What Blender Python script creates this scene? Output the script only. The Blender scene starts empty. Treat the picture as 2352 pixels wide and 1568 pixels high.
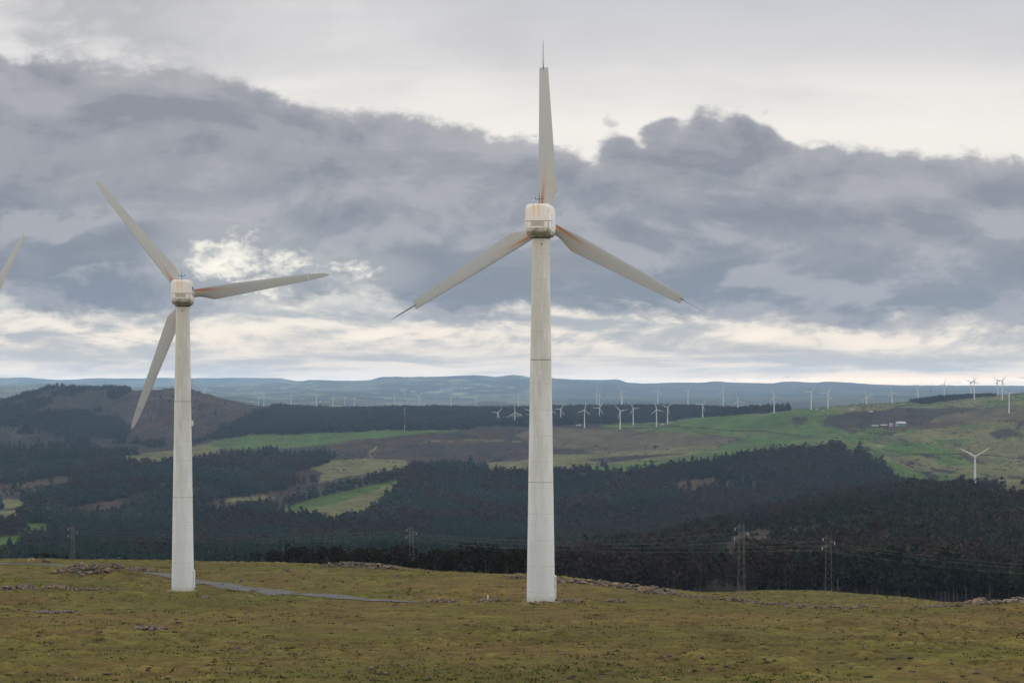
import bpy, bmesh, math, random
import numpy as np
from mathutils import Vector, Matrix
R = math.radians
rnd = random.Random(7)
rng = np.random.default_rng(7)
sc = bpy.context.scene
col = sc.collection

# ------------------------------------------------------------------ camera
# The camera is the origin, looking level along +Y.  Survey units: bearings are kept as
# (x, y) on a 2352 x 1568 sheet with focal length FP, so X = (x-CX)*d/FP, Z = (HY-y)*d/FP.
FP, CX, HY = 4574.0, 1176.0, 900.0
cam = bpy.data.cameras.new('camera')
cam.sensor_width = 36.0
cam.lens = 36.0 * FP / 2352.0
cam.shift_y = (HY - 784.0) / 2352.0
cam.clip_start = 0.5
cam.clip_end = 60000.0
camo = bpy.data.objects.new('camera', cam)
camo.rotation_euler = (R(90), 0, 0)
col.objects.link(camo)
sc.camera = camo
vs = sc.view_settings
sc.display_settings.display_device = 'sRGB'
vs.view_transform = 'Standard'
vs.look = 'None'
vs.exposure = -0.22
vs.gamma = 1.0
sc.render.engine = 'CYCLES'
cy = sc.cycles
cy.max_bounces = 5
cy.diffuse_bounces = 2
cy.glossy_bounces = 2
cy.transparent_max_bounces = 6
cy.volume_bounces = 1
cy.use_denoising = True
cy.use_adaptive_sampling = True
cy.adaptive_threshold = 0.02
cy.sample_clamp_indirect = 4.0

# ------------------------------------------------------------------ sun
SUN_EL, SUN_AZ = R(34), R(118)          # azimuth clockwise from +Y
sl = bpy.data.lights.new('sun', 'SUN')
sl.energy = 0.55
sl.angle = R(40)
sl.color = (1.0, 0.96, 0.90)
so = bpy.data.objects.new('sun', sl)
sv = Vector((math.sin(SUN_AZ) * math.cos(SUN_EL), math.cos(SUN_AZ) * math.cos(SUN_EL), math.sin(SUN_EL)))
so.rotation_euler = sv.to_track_quat('Z', 'Y').to_euler()
so.location = (60, -60, 80)
col.objects.link(so)


# ------------------------------------------------------------------ node helper
class S:
    """a float socket with arithmetic"""
    nt = None
    def __init__(s, k): s.k = k
    def __add__(a, b): return mt('ADD', a, b)
    __radd__ = __add__
    def __sub__(a, b): return mt('SUBTRACT', a, b)
    def __rsub__(a, b): return mt('SUBTRACT', b, a)
    def __mul__(a, b): return mt('MULTIPLY', a, b)
    __rmul__ = __mul__
    def __truediv__(a, b): return mt('DIVIDE', a, b)
    def __rtruediv__(a, b): return mt('DIVIDE', b, a)


def lk(v, inp):
    if isinstance(v, S): S.nt.links.new(v.k, inp)
    elif isinstance(v, bpy.types.NodeSocket): S.nt.links.new(v, inp)
    elif isinstance(v, (tuple, list)) and len(v) == 3 and inp.type == 'RGBA': inp.default_value = (*v, 1)
    else: inp.default_value = v


def mt(op, a, b=None, c=None):
    n = S.nt.nodes.new('ShaderNodeMath'); n.operation = op
    lk(a, n.inputs[0])
    if b is not None: lk(b, n.inputs[1])
    if c is not None: lk(c, n.inputs[2])
    return S(n.outputs[0])


def sstep(lo, hi, v, a=0.0, b=1.0):
    n = S.nt.nodes.new('ShaderNodeMapRange'); n.interpolation_type = 'SMOOTHSTEP'
    if lo > hi: lo, hi, a, b = hi, lo, b, a
    lk(v, n.inputs[0]); lk(lo, n.inputs[1]); lk(hi, n.inputs[2]); lk(a, n.inputs[3]); lk(b, n.inputs[4])
    return S(n.outputs[0])


def comb(x, y, z=0.0):
    n = S.nt.nodes.new('ShaderNodeCombineXYZ')
    lk(x, n.inputs[0]); lk(y, n.inputs[1]); lk(z, n.inputs[2])
    return n.outputs[0]


def sep(v):
    n = S.nt.nodes.new('ShaderNodeSeparateXYZ'); S.nt.links.new(v, n.inputs[0])
    return S(n.outputs[0]), S(n.outputs[1]), S(n.outputs[2])


def noise(vec, scale=1.0, detail=4.0, rough=0.5, dist=0.0, dim='3D'):
    n = S.nt.nodes.new('ShaderNodeTexNoise'); n.noise_dimensions = dim
    S.nt.links.new(vec, n.inputs['Vector'])
    n.inputs['Scale'].default_value = scale; n.inputs['Detail'].default_value = detail
    n.inputs['Roughness'].default_value = rough; n.inputs['Distortion'].default_value = dist
    return S(n.outputs['Fac'])


def mix(f, a, b, mode='MIX'):
    n = S.nt.nodes.new('ShaderNodeMix'); n.data_type = 'RGBA'; n.blend_type = mode
    lk(f, n.inputs[0]); lk(a, n.inputs[6]); lk(b, n.inputs[7])
    return n.outputs[2]


def ramp(f, pts):
    n = S.nt.nodes.new('ShaderNodeValToRGB'); e = n.color_ramp.elements
    while len(e) < len(pts): e.new(0.5)
    for k, (p, c) in enumerate(pts):
        e[k].position = p; e[k].color = (*c, 1)
    lk(f, n.inputs[0])
    return n.outputs[0]


def fcurve(f, pts):
    n = S.nt.nodes.new('ShaderNodeFloatCurve'); cu = n.mapping.curves[0]
    pts = sorted(pts)
    while len(cu.points) < len(pts): cu.points.new(0.5, 0.5)
    for k, (x, y) in enumerate(pts):
        cu.points[k].location = (x, y); cu.points[k].handle_type = 'AUTO_CLAMPED'
    n.mapping.use_clip = True
    n.mapping.update()
    lk(f, n.inputs[1])
    return S(n.outputs[0])


# ------------------------------------------------------------------ sky (world)
W = bpy.data.worlds.new('World'); sc.world = W
W.use_nodes = True
nt = W.node_tree; nt.nodes.clear(); S.nt = nt
tc = nt.nodes.new('ShaderNodeTexCoord')
dx, dy, dz = sep(tc.outputs['Generated'])
dy = mt('MAXIMUM', mt('ABSOLUTE', dy), 0.12)
sx = mt('MINIMUM', mt('MAXIMUM', dx / dy * 4.574, -6.0), 6.0)         # azimuth tangent
sy = mt('MINIMUM', mt('MAXIMUM', dz / dy * 4.574, -0.3), 9.0)         # elevation tangent
sxf = (sx * 1000.0 + (CX + 400.0)) / 3152.0


def edge(pts):                                                         # a cloud edge along the bearings
    return 0.9 - fcurve(sxf, [((x + 400) / 3152.0, y / 1000.0) for x, y in pts])


P2 = comb(sx, sy * 1.7, 0.0)
P3 = comb(sx * 0.8, sy * 2.2, 3.7)
nA = noise(P2, 2.6, 6, 0.55, 0.25)
nB = noise(P2, 9.0, 7, 0.6, 0.3)
nC = noise(P3, 1.9, 5, 0.5, 0.8)
nD = noise(P3, 5.2, 7, 0.62, 0.5)
nS = noise(comb(sx * 1.6, sy * 15.0, 1.3), 1.5, 7, 0.6, 0.35)
nE = noise(P2, 30.0, 5, 0.6, 0.3)
# high bright overcast
base = ramp(sy, [(0.0, (0.74, 0.72, 0.66)), (0.03, (0.72, 0.71, 0.67)), (0.07, (0.64, 0.655, 0.66)), (0.11, (0.66, 0.67, 0.67)),
                 (0.17, (0.82, 0.81, 0.76)), (0.26, (1.0, 0.98, 0.90)), (0.45, (1.03, 1.01, 0.96)), (0.60, (1.09, 1.07, 1.02)),
                 (0.70, (1.02, 1.0, 0.98)), (0.79, (0.82, 0.825, 0.86)), (0.90, (0.73, 0.745, 0.81)), (1.0, (0.75, 0.76, 0.80))])
left = sstep(0.2, -0.9, sx)
base = mix(left * sstep(0.66, 0.8, sy) * 0.8, base, (0.99, 0.99, 0.99))
wx = sx + (nD - 0.5) * 0.35
wisp = sstep(0.45, 0.66, nB * 0.45 + nD * 0.35 + nA * 0.2 + sstep(0.62, 0.95, sy) * 0.16) * sstep(0.66, 0.76, sy + (nB - 0.5) * 0.1) * sstep(-0.52, -0.86, wx) * sstep(-1.22, -1.02, wx)
base = mix(wisp * 0.8, base, (0.50, 0.51, 0.555))
veil = sstep(0.40, 0.62, nC * 0.55 + nA * 0.25 + nS * 0.2) * sstep(0.55, 0.78, sy + (nA - 0.5) * 0.15)
base = mix(veil * 0.42, base, (0.62, 0.63, 0.68))
# low rows of cumulus over the horizon
n1_ = noise(comb(sx * 1.0, sy * 3.0, 5.1), 3.4, 8, 0.62, 0.45)
n2_ = noise(comb(sx * 1.0, sy * 3.0 - 0.06, 5.1), 3.4, 8, 0.62, 0.45)      # the same clouds a little lower: tops catch light
relief = (n1_ - n2_) * 2.2
cl = sstep(0.36, 0.60, n1_ * 0.7 + nS * 0.35 - 0.03)
puff = mix(sstep(0.05, 1.0, cl * 0.55 + relief + 0.24), (0.44, 0.48, 0.53), (1.04, 0.99, 0.89))
strat = sstep(0.40, 0.58, nS * 0.75 + n1_ * 0.25)
row = mix(strat, (0.44, 0.48, 0.53), (0.80, 0.79, 0.755))
puff = mix(sstep(0.125, 0.075, sy + (nD - 0.5) * 0.05), puff, row)
puff = mix(sstep(0.05, 0.02, sy) * 0.6, puff, (0.66, 0.67, 0.655))
glow = sstep(0.05, 0.036, sy) * sstep(0.008, 0.020, sy) * sstep(0.20, 0.75, sx) * sstep(0.30, 0.52, nS)
puff = mix(glow, puff, (0.98, 0.83, 0.66))
base = mix(sstep(0.23, 0.17, sy + (nB - 0.5) * 0.06), base, puff)
# the long grey bank
TOP = edge([(-400, 95), (0, 122), (200, 138), (450, 172), (620, 212), (700, 232), (850, 256), (1000, 268), (1060, 280), (1160, 315), (1230, 322),
            (1330, 345), (1390, 318), (1440, 292), (1560, 272), (1650, 254), (1710, 255), (1760, 280), (1795, 312), (1900, 326), (2060, 332), (2180, 346),
            (2250, 362), (2352, 366), (2750, 380)])
BOT = edge([(-400, 640), (0, 690), (100, 722), (300, 742), (420, 738), (500, 705), (640, 690), (760, 680), (860, 690), (950, 722), (1050, 740), (1230, 724), (1450, 738),
            (1600, 744), (1750, 752), (1900, 762), (2150, 752), (2352, 764), (2750, 780)])
bil = sstep(0.10, 0.26, sx) * sstep(0.76, 0.58, sx)                    # billows on the right hand summit
vor = nt.nodes.new('ShaderNodeTexVoronoi'); vor.feature = 'SMOOTH_F1'; vor.inputs['Scale'].default_value = 15.0; vor.inputs['Smoothness'].default_value = 0.35
nt.links.new(comb(sx + nB * 0.05, sy + nD * 0.05, 0.4), vor.inputs['Vector'])
puf = 0.5 - S(vor.outputs['Distance'])
fil = noise(comb(sx, sy * 1.3, 8.0), 46.0, 5, 0.62, 0.6)
d1 = TOP - sy + (nA - 0.5) * 0.10 + (nB - 0.5) * (0.055 - bil * 0.03) + puf * (bil * 0.080 + 0.026) + (nE - 0.5) * 0.035 + (fil - 0.5) * 0.02
d2 = sy - BOT + (nD - 0.5) * 0.13 + (nB - 0.5) * 0.08 + (nE - 0.5) * 0.035
bank = sstep(-0.012, 0.022, d1) * sstep(-0.02, 0.035, d2)


def ell(x, y, a, b):
    ex = (sx - (x - CX) / 1000.0) / (a / 1000.0); ey = (sy - (HY - y) / 1000.0) / (b / 1000.0)
    return ex * ex + ey * ey


hole = mt('MINIMUM', ell(535, 592, 90, 58), mt('MINIMUM', ell(655, 607, 62, 34), mt('MINIMUM', ell(800, 625, 85, 26), ell(590, 655, 70, 34))))
hol = sstep(-0.05, 1.45, (1.25 - hole) * 0.62 + (nB - 0.5) * 3.4 + (nD - 0.5) * 1.6 + (nE - 0.5) * 1.7 + (fil - 0.5) * 0.6) * sstep(2.6, 0.9, hole)
gap = ell(765, 238, 80, 12); gap = sstep(0.2, 1.0, (1.3 - gap) * 0.6 + (nB - 0.5) * 2.0 + (nE - 0.5) * 1.5)
# inner shading of the bank: broad soft billows, tops lighter than hollows
g1_ = noise(comb(sx * 1.0, sy * 2.0, 2.2), 2.7, 7, 0.56, 0.35)
g2_ = noise(comb(sx * 1.0, sy * 2.0 - 0.10, 2.2), 2.7, 7, 0.56, 0.35)
rel = (g1_ - g2_)
t = sstep(0.14, 0.62, sy + (nC - 0.5) * 0.50 + (nA - 0.5) * 0.25 + rel * 0.35)
grey = mix(t, (0.270, 0.312, 0.375), (0.462, 0.474, 0.512))
grey = mix(sstep(0.0, 0.11, rel) * 0.65, grey, (0.585, 0.592, 0.615))
grey = mix(sstep(0.0, -0.11, rel) * 0.65, grey, (0.300, 0.322, 0.378))
grey = mix(sstep(0.52, 0.70, nD) * 0.25, grey, (0.52, 0.525, 0.57))
grey = mix(sstep(0.5, 0.25, sy - BOT + 0.35 + (nC - 0.5) * 0.3) * 0.35, grey, (0.235, 0.280, 0.350))
rim = sstep(0.07, 0.0, d1)
grey = mix(rim * 0.45, grey, (0.66, 0.66, 0.67))
grey = mix(1.0, grey, (0.865, 0.868, 0.905), 'MULTIPLY')
grey = mix(sstep(7.0, 0.8, hole + (nB - 0.5) * 4.0) * 0.35, grey, (0.66, 0.67, 0.67))
sky = mix(bank * (1.0 - hol) * (1.0 - gap * 0.8), base, grey)
hcol = mix(sstep(0.36, 0.60, nB * 0.6 + nE * 0.4), (0.64, 0.66, 0.66), (1.2, 1.16, 1.02))
sky = mix(bank * hol, sky, hcol)
scud = sstep(0.50, 0.62, nD * 0.6 + nS * 0.4) * sstep(0.28, 0.2, sy) * sstep(0.12, 0.17, sy)
sky = mix(scud * 0.6, sky, (0.42, 0.455, 0.52))
# above the haze layer the low sky is as much brighter as the long way through the air dims it
comp = mt('EXPONENT', mt('MINIMUM', 0.049 / mt('MAXIMUM', sy, 0.03), 1.8)) * 0.88 + 0.04
comp = comp * (1.0 + sstep(1.1, 4.5, sy) * 0.85)
low = sstep(0.24, 0.05, sy)
sky = mix(1.0, sky, comb(comp * (low * 0.13 + 1.04), comp * 1.01, comp * (0.97 - low * 0.12)), 'MULTIPLY')
nish = nt.nodes.new('ShaderNodeTexSky'); nish.sky_type = 'NISHITA'; nish.sun_disc = False
nish.sun_elevation = SUN_EL; nish.sun_rotation = SUN_AZ
b1 = nt.nodes.new('ShaderNodeBackground'); nt.links.new(nish.outputs[0], b1.inputs[0]); b1.inputs[1].default_value = 0.08
b2 = nt.nodes.new('ShaderNodeBackground'); nt.links.new(sky, b2.inputs[0]); b2.inputs[1].default_value = 1.0
ms = nt.nodes.new('ShaderNodeMixShader'); ms.inputs[0].default_value = 0.965
nt.links.new(b1.outputs[0], ms.inputs[1]); nt.links.new(b2.outputs[0], ms.inputs[2])
wo = nt.nodes.new('ShaderNodeOutputWorld'); nt.links.new(ms.outputs[0], wo.inputs[0])


# ------------------------------------------------------------------ numpy helpers
def _h(x, y, seed):
    h = (x * 374761393 + y * 668265263 + seed * 1442695041) & 0xffffffff
    h = ((h ^ (h >> 13)) * 1274126177) & 0xffffffff
    h = ((h ^ (h >> 16)) * 2246822519) & 0xffffffff
    return ((h ^ (h >> 15)) & 0xffffff) / float(0xffffff)


def vn(x, y, seed=0):
    xi = np.floor(x).astype(np.int64); yi = np.floor(y).astype(np.int64)
    fx = x - xi; fy = y - yi
    fx = fx * fx * fx * (fx * (fx * 6 - 15) + 10); fy = fy * fy * fy * (fy * (fy * 6 - 15) + 10)
    a = _h(xi, yi, seed); b = _h(xi + 1, yi, seed); c = _h(xi, yi + 1, seed); d = _h(xi + 1, yi + 1, seed)
    return (a + (b - a) * fx) * (1 - fy) + (c + (d - c) * fx) * fy


def fbm(x, y, o=4, seed=0):
    s = 0; a = 0.5; t = 0
    for k in range(o):
        s = s + a * vn(x, y, seed + k * 17); t += a
        x = x * 2.03 + 11.3; y = y * 2.03 - 7.1; a *= 0.5
    return s / t


def pchip_slopes(X, Yv):
    """X (n,), Yv (n, m) -> monotone cubic slopes"""
    h = np.diff(X)[:, None]; d = np.diff(Yv, axis=0) / h
    m = np.zeros_like(Yv)
    m[0] = d[0]; m[-1] = d[-1]
    w1 = 2 * h[1:] + h[:-1]; w2 = h[1:] + 2 * h[:-1]
    ok = d[:-1] * d[1:] > 0
    with np.errstate(divide='ignore', invalid='ignore'):
        hm = (w1 + w2) / (w1 / d[:-1] + w2 / d[1:])
    m[1:-1] = np.where(ok, hm, 0)
    return m


def pchip(X, Yv, q):
    one = Yv.ndim == 1
    if one: Yv = Yv[:, None]
    m = pchip_slopes(X, Yv)
    q = np.clip(q, X[0], X[-1])
    i = np.clip(np.searchsorted(X, q, side='right') - 1, 0, len(X) - 2)
    h = (X[i + 1] - X[i])[:, None]; s = ((q - X[i]) / (X[i + 1] - X[i]))[:, None]
    r = ((1 + 2 * s) * (1 - s) ** 2) * Yv[i] + s * (1 - s) ** 2 * h * m[i] + s * s * (3 - 2 * s) * Yv[i + 1] + s * s * (s - 1) * h * m[i + 1]
    return r[:, 0] if one else r


def inpoly(x, y, pts):
    pts = np.array(pts, float)
    bb = (x >= pts[:, 0].min()) & (x <= pts[:, 0].max()) & (y >= pts[:, 1].min()) & (y <= pts[:, 1].max())
    out = np.zeros(x.shape, bool)
    xs, ys = x[bb], y[bb]; r = np.zeros(xs.shape, bool); n = len(pts)
    for k in range(n):
        x1, y1 = pts[k]; x2, y2 = pts[(k + 1) % n]
        if y1 == y2: continue
        r ^= ((y1 > ys) != (y2 > ys)) & (xs < (x2 - x1) * (ys - y1) / (y2 - y1) + x1)
    out[bb] = r
    return out


# ------------------------------------------------------------------ terrain survey: distance -> bearings of the ground
KN = [
    (3, -1.6), (30, -6.0), (60, -9.95), (85, -12.4),
    (120, [(0, 1478), (2352, 1480)]), (150, [(0, 1428), (1244, 1427), (2352, 1432)]),
    (182, [(0, 1386), (420, 1385), (900, 1384), (1242, 1380), (1600, 1396), (2000, 1402), (2352, 1392)]),
    (232, [(0, 1345), (420, 1356), (640, 1346), (900, 1331), (1100, 1327), (1244, 1328), (1400, 1343), (1500, 1354), (1640, 1368), (1790, 1384), (2000, 1391), (2200, 1386), (2352, 1380)]),
    (300, [(-400, 1296), (0, 1288), (200, 1291), (420, 1294), (640, 1296), (760, 1298), (850, 1301), (950, 1308), (1050, 1318), (1244, 1334), (1420, 1350), (1500, 1356), (1700, 1370), (1900, 1378), (2050, 1384), (2352, 1398)]),
    (420, [(-400, 1320), (0, 1312), (420, 1322), (640, 1330), (900, 1345), (1244, 1372), (1500, 1362), (1650, 1361), (1700, 1358), (1760, 1355), (1830, 1355), (1900, 1358), (1980, 1364), (2060, 1371), (2130, 1379), (2200, 1388), (2352, 1402)]),
    (600, [(0, 1400), (480, 1400), (850, 1390), (1150, 1385), (1300, 1382), (1450, 1378), (1600, 1376), (1750, 1374), (1900, 1378), (2050, 1392), (2200, 1402), (2352, 1406)]),
    (900, [(0, 1368), (480, 1368), (850, 1360), (1150, 1355), (1300, 1348), (1450, 1345), (1600, 1335), (1750, 1332), (1900, 1335), (2050, 1340), (2352, 1350)]),
    (1200, [(0, 1325), (480, 1328), (850, 1320), (1150, 1315), (1300, 1312), (1450, 1300), (1600, 1268), (1750, 1252), (1900, 1255), (2050, 1255), (2200, 1258), (2352, 1262)]),
    (1500, [(0, 1290), (480, 1296), (850, 1288), (1150, 1290), (1300, 1295), (1450, 1285), (1600, 1252), (1750, 1224), (1900, 1208), (2050, 1194), (2200, 1185), (2352, 1184)]),
    (1930, [(0, 1245), (480, 1255), (600, 1252), (850, 1250), (1150, 1255), (1300, 1262), (1450, 1262), (1600, 1240), (1750, 1198), (1900, 1170), (2050, 1151), (2150, 1140), (2240, 1130), (2352, 1114)]),
    (2250, [(0, 1205), (480, 1212), (600, 1205), (850, 1195), (1000, 1205), (1150, 1212), (1300, 1218), (1450, 1218), (1600, 1214), (1750, 1202), (1900, 1187), (2050, 1168), (2200, 1154), (2352, 1145)]),
    (2600, [(0, 1160), (300, 1140), (480, 1145), (600, 1160), (720, 1148), (850, 1140), (1000, 1148), (1150, 1158), (1300, 1162), (1450, 1158), (1600, 1146), (1750, 1140), (1900, 1136), (2050, 1138), (2200, 1135), (2352, 1128)]),
    (2950, [(0, 1105), (300, 1096), (480, 1098), (600, 1112), (720, 1106), (850, 1102), (960, 1090), (1060, 1086), (1200, 1092), (1290, 1096), (1400, 1092), (1560, 1070), (1600, 1060), (1800, 1042), (1940, 1038), (1990, 1052), (2050, 1082), (2100, 1104), (2200, 1110), (2352, 1106)]),
    (3350, [(0, 1060), (150, 1055), (300, 1052), (480, 1052), (600, 1064), (720, 1074), (850, 1078), (960, 1079), (1060, 1078), (1200, 1082), (1400, 1072), (1560, 1058), (1700, 1042), (1800, 1032), (1940, 1030), (2050, 1046), (2200, 1060), (2352, 1062)]),
    (3850, [(0, 1012), (150, 1030), (300, 1035), (480, 1024), (600, 1024), (720, 1036), (850, 1040), (1000, 1044), (1150, 1046), (1300, 1040), (1450, 1034), (1600, 1022), (1750, 1002), (1900, 990), (2050, 985), (2200, 978), (2318, 948), (2352, 944)]),
    (4300, [(0, 982), (60, 990), (150, 1016), (300, 1008), (480, 1004), (600, 999), (720, 995), (850, 991), (1000, 988), (1150, 984), (1300, 980), (1450, 980), (1530, 975), (1600, 966), (1700, 954), (1780, 946), (1865, 938), (1960, 934), (2050, 936), (2200, 932), (2300, 920), (2352, 918)]),
    (4800, [(0, 955), (100, 946), (200, 958), (300, 950), (390, 930), (480, 934), (560, 960), (650, 980), (850, 976), (1000, 975), (1150, 974), (1300, 970), (1450, 970), (1530, 968), (1600, 959), (1700, 951), (1780, 946), (1865, 941), (1960, 929), (2050, 926), (2110, 921), (2168, 912), (2230, 909), (2352, 903)]),
    (5400, [(0, 938), (80, 920), (150, 906), (260, 906), (340, 903), (380, 902), (450, 906), (520, 922), (600, 950), (720, 955), (850, 950), (1000, 948), (1150, 950), (1300, 946), (1450, 944), (1600, 944), (1700, 948), (1780, 950), (1865, 945), (1960, 938), (2050, 934), (2200, 925), (2352, 922)]),
    (6000, [(0, 936), (150, 898), (260, 901), (300, 900), (357, 902), (380, 896), (450, 904), (520, 919), (600, 936), (720, 944), (800, 948), (900, 946), (1100, 946), (1300, 944), (1500, 945), (1700, 950), (1865, 950), (2050, 945), (2352, 940)]),
    (7200, [(0, 925), (150, 915), (300, 915), (450, 920), (600, 938), (720, 940), (800, 941), (900, 940), (1100, 941), (1300, 938), (1500, 938), (1700, 940), (1900, 940), (2352, 935)]),
    (10500, [(0, 908), (200, 903), (480, 915), (680, 926), (760, 924), (850, 931), (1000, 936), (1130, 925), (1250, 931), (1500, 930), (1800, 925), (2000, 920), (2352, 918)]),
    (16500, [(0, 889), (60, 886), (100, 885), (200, 888), (350, 893), (480, 899), (600, 904), (720, 900), (850, 905), (1000, 912), (1200, 908), (1500, 912), (1800, 908), (2000, 903), (2352, 905)]),
    (26000, [(-400, 884), (0, 885), (150, 884), (300, 889), (450, 888), (550, 886), (640, 880), (683, 877), (718, 873), (788, 875.5), (845, 874), (881, 866.5), (963, 866), (1050, 864), (1088, 861.5), (1138, 865), (1186, 861), (1220, 866), (1291, 868.5), (1378, 872.4), (1416, 872), (1441, 878.6), (1475, 881.5), (1565, 879.6), (1613, 879.3), (1642, 877), (1672, 879), (1764, 880.7), (1814, 877), (1864, 878.7), (1907, 876), (1944, 878.7), (2001, 882), (2064, 885), (2139, 886), (2239, 887), (2352, 888), (2750, 885)]),
    (28500, [(0, 888), (588, 889), (900, 882), (1200, 876), (1500, 889), (2352, 893)]),
    (33000, [(-400, 869), (0, 867), (50, 866.5), (95, 870.7), (150, 873), (213, 870), (300, 868), (400, 868), (588, 868), (638, 869), (683, 875.5), (788, 877), (900, 880), (1200, 882), (1500, 881), (1700, 883), (1900, 882), (2352, 890), (2750, 888)]),
    (38000, [(0, 905), (2352, 905)]),
]
cols_ = [np.arange(-60, 2412.1, 2.3)]
o = np.cumsum(np.linspace(5, 70, 48))
cols_ = np.concatenate([(-60 - o)[::-1], cols_[0], cols_[0][-1] + o])


def seg(a, b, s): return np.arange(a, b, s)


rows_ = np.concatenate([seg(3, 60, 3), seg(60, 85, 1.0), seg(85, 130, 0.26), seg(130, 245, 0.5), seg(245, 330, 1.0), seg(330, 460, 2.5), seg(460, 1200, 10), seg(1200, 2000, 8), seg(2000, 6400, 20), seg(6400, 38001, 140)])
kY = np.array([k[0] for k in KN], float)
kZ = np.zeros((len(KN), len(cols_)))
for i, (Yk, c) in enumerate(KN):
    if isinstance(c, (int, float)): kZ[i] = c
    else:
        p = np.array(c, float)
        kZ[i] = (HY - pchip(p[:, 0], p[:, 1], cols_)) / FP * Yk
TZ = pchip(kY, kZ, rows_)                              # (rows, cols)
GY, GXc = np.meshgrid(rows_, cols_, indexing='ij')
GX = (GXc - CX) / FP * GY
# relief: gentle for the meadow, knolls and gullies beyond
far = np.clip((GY - 500) / 900, 0, 1)
TZ += far * (fbm(GX / 160, GY / 260, 4, 3) - 0.5) * np.clip(GY / 420, 0, 13)
TZ += np.clip((GY - 5500) / 3000, 0, 1) * (fbm(GX / 700, GY / 1700, 5, 31) - 0.5) * np.clip((GY - 5000) / 420, 0, 40)
TZ += np.clip((640 - GXc) / 120, 0, 1) * np.clip((GY - 3500) / 500, 0, 1) * np.clip((6300 - GY) / 300, 0, 1) * ((fbm(GX / 75, GY / 260, 4, 45) - 0.5) * 42)
crag = np.exp(-(((GXc - 400) / 120) ** 2)) * np.exp(-(((GY - 5000) / 600) ** 2)) + np.exp(-(((GXc - 20) / 90) ** 2)) * np.exp(-(((GY - 4150) / 300) ** 2))
TZ += crag * (np.abs(fbm(GX / 22, GY / 30, 4, 41) - 0.5) * 16 - 1.5)
def gz(X, Y):
    """ground height under world points (bilinear on the survey grid)"""
    X = np.atleast_1d(np.asarray(X, float)); Y = np.atleast_1d(np.asarray(Y, float))
    xc = X / Y * FP + CX
    i = np.clip(np.searchsorted(rows_, Y) - 1, 0, len(rows_) - 2); j = np.clip(np.searchsorted(cols_, xc) - 1, 0, len(cols_) - 2)
    a = np.clip((Y - rows_[i]) / (rows_[i + 1] - rows_[i]), 0, 1); b = np.clip((xc - cols_[j]) / (cols_[j + 1] - cols_[j]), 0, 1)
    return (TZ[i, j] * (1 - b) + TZ[i, j + 1] * b) * (1 - a) + (TZ[i + 1, j] * (1 - b) + TZ[i + 1, j + 1] * b) * a


def spot(xp, yp, ymin=60, ymax=38000):
    """where the bearing (xp, yp) first meets the ground"""
    j = int(np.argmin(np.abs(cols_ - xp)))
    yy = HY - TZ[:, j] * FP / rows_
    ok = np.where((rows_ >= ymin) & (rows_ <= ymax) & (yy <= yp))[0]
    if len(ok) == 0:
        m = (rows_ >= ymin) & (rows_ <= ymax); k = np.where(m)[0][np.argmin(yy[m])]
    else: k = ok[0]
    Yv = rows_[k]
    if k > 0 and len(ok) and yy[k - 1] > yp and yy[k - 1] != yy[k]:
        Yv = rows_[k - 1] + (rows_[k] - rows_[k - 1]) * (yy[k - 1] - yp) / (yy[k - 1] - yy[k])
    X = (xp - CX) / FP * Yv
    return Vector((X, Yv, float(gz(X, Yv)[0])))


# line of the track, levelled into the meadow
rp = [spot(x, y, 100, 330) for x, y in [(-90, 1290), (0, 1292), (80, 1295), (155, 1300), (260, 1309), (370, 1320), (450, 1334), (540, 1347), (640, 1362), (740, 1371), (860, 1377), (990, 1382)]]
pts = []
for a, c2 in zip(rp[:-1], rp[1:]):
    for k in range(24): pts.append(a.lerp(c2, k / 24))
pts = [sum((pts[max(0, min(len(pts) - 1, i + k))] for k in range(-14, 15)), Vector()) / 29 for i in range(len(pts))]
RD = np.full(GY.shape, 9.0)
PA = np.array([(p.x, p.y) for p in pts[::3]])
mr = (GY > 150) & (GY < 330) & (GXc < 1100)
qx, qy = GX[mr], GY[mr]; dd = np.full(qx.shape, 9.0)
for a in PA: dd = np.minimum(dd, np.hypot(qx - a[0], qy - a[1]))
RD[mr] = dd
calm = np.clip((RD - 2.2) / 2.2, 0, 1)
near = np.clip((480 - GY) / 80, 0, 1)
wl = np.clip((GY - 60) / 30, 0, 1) * near * calm
TZ += near * (fbm(GX / 11, GY / 9, 3, 5) - 0.5) * 0.55
tus = np.clip(fbm(GX / 1.1, GY / 1.3, 3, 9) - 0.50, 0, 1)
tus2 = np.clip(fbm(GX / 0.42, GY / 0.5, 2, 19) - 0.5, 0, 1)
patch = np.clip(fbm(GX / 14, GY / 18, 3, 23) * 2.2 - 0.55, 0.15, 1)
TZ += wl * (tus * 0.8 * patch + tus2 * 0.22)


def bump(xp, Yc, h, rx, ry):
    global TZ
    X0 = (xp - CX) / FP * Yc
    TZ += h * np.exp(-((GX - X0) / rx) ** 2 - ((GY - Yc) / ry) ** 2)


bump(235, 258, 1.5, 5.5, 6.0); bump(830, 287, 0.5, 5.5, 6.0)
bump(1420, 226, 0.35, 5.0, 5.0); bump(1560, 222, 0.35, 4.5, 5.0)


# ------------------------------------------------------------------ land cover (colours of ground and vegetation, tussock shading included)
GYP = HY - TZ * FP / GY
jx = GXc + (fbm(GX / 60, GY / 90, 3, 51) - 0.5) * 26
jy = GYP + (fbm(GX / 70, GY / 110, 3, 52) - 0.5) * 9
HEATH, GREEN, OLIVE, WOOD, BRACK, MOOR, FAR = range(7)
CLS = np.full(GY.shape, HEATH, np.int8)
CLS[GY < 3600] = WOOD
CLS[(GY < 480)] = MOOR


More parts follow.
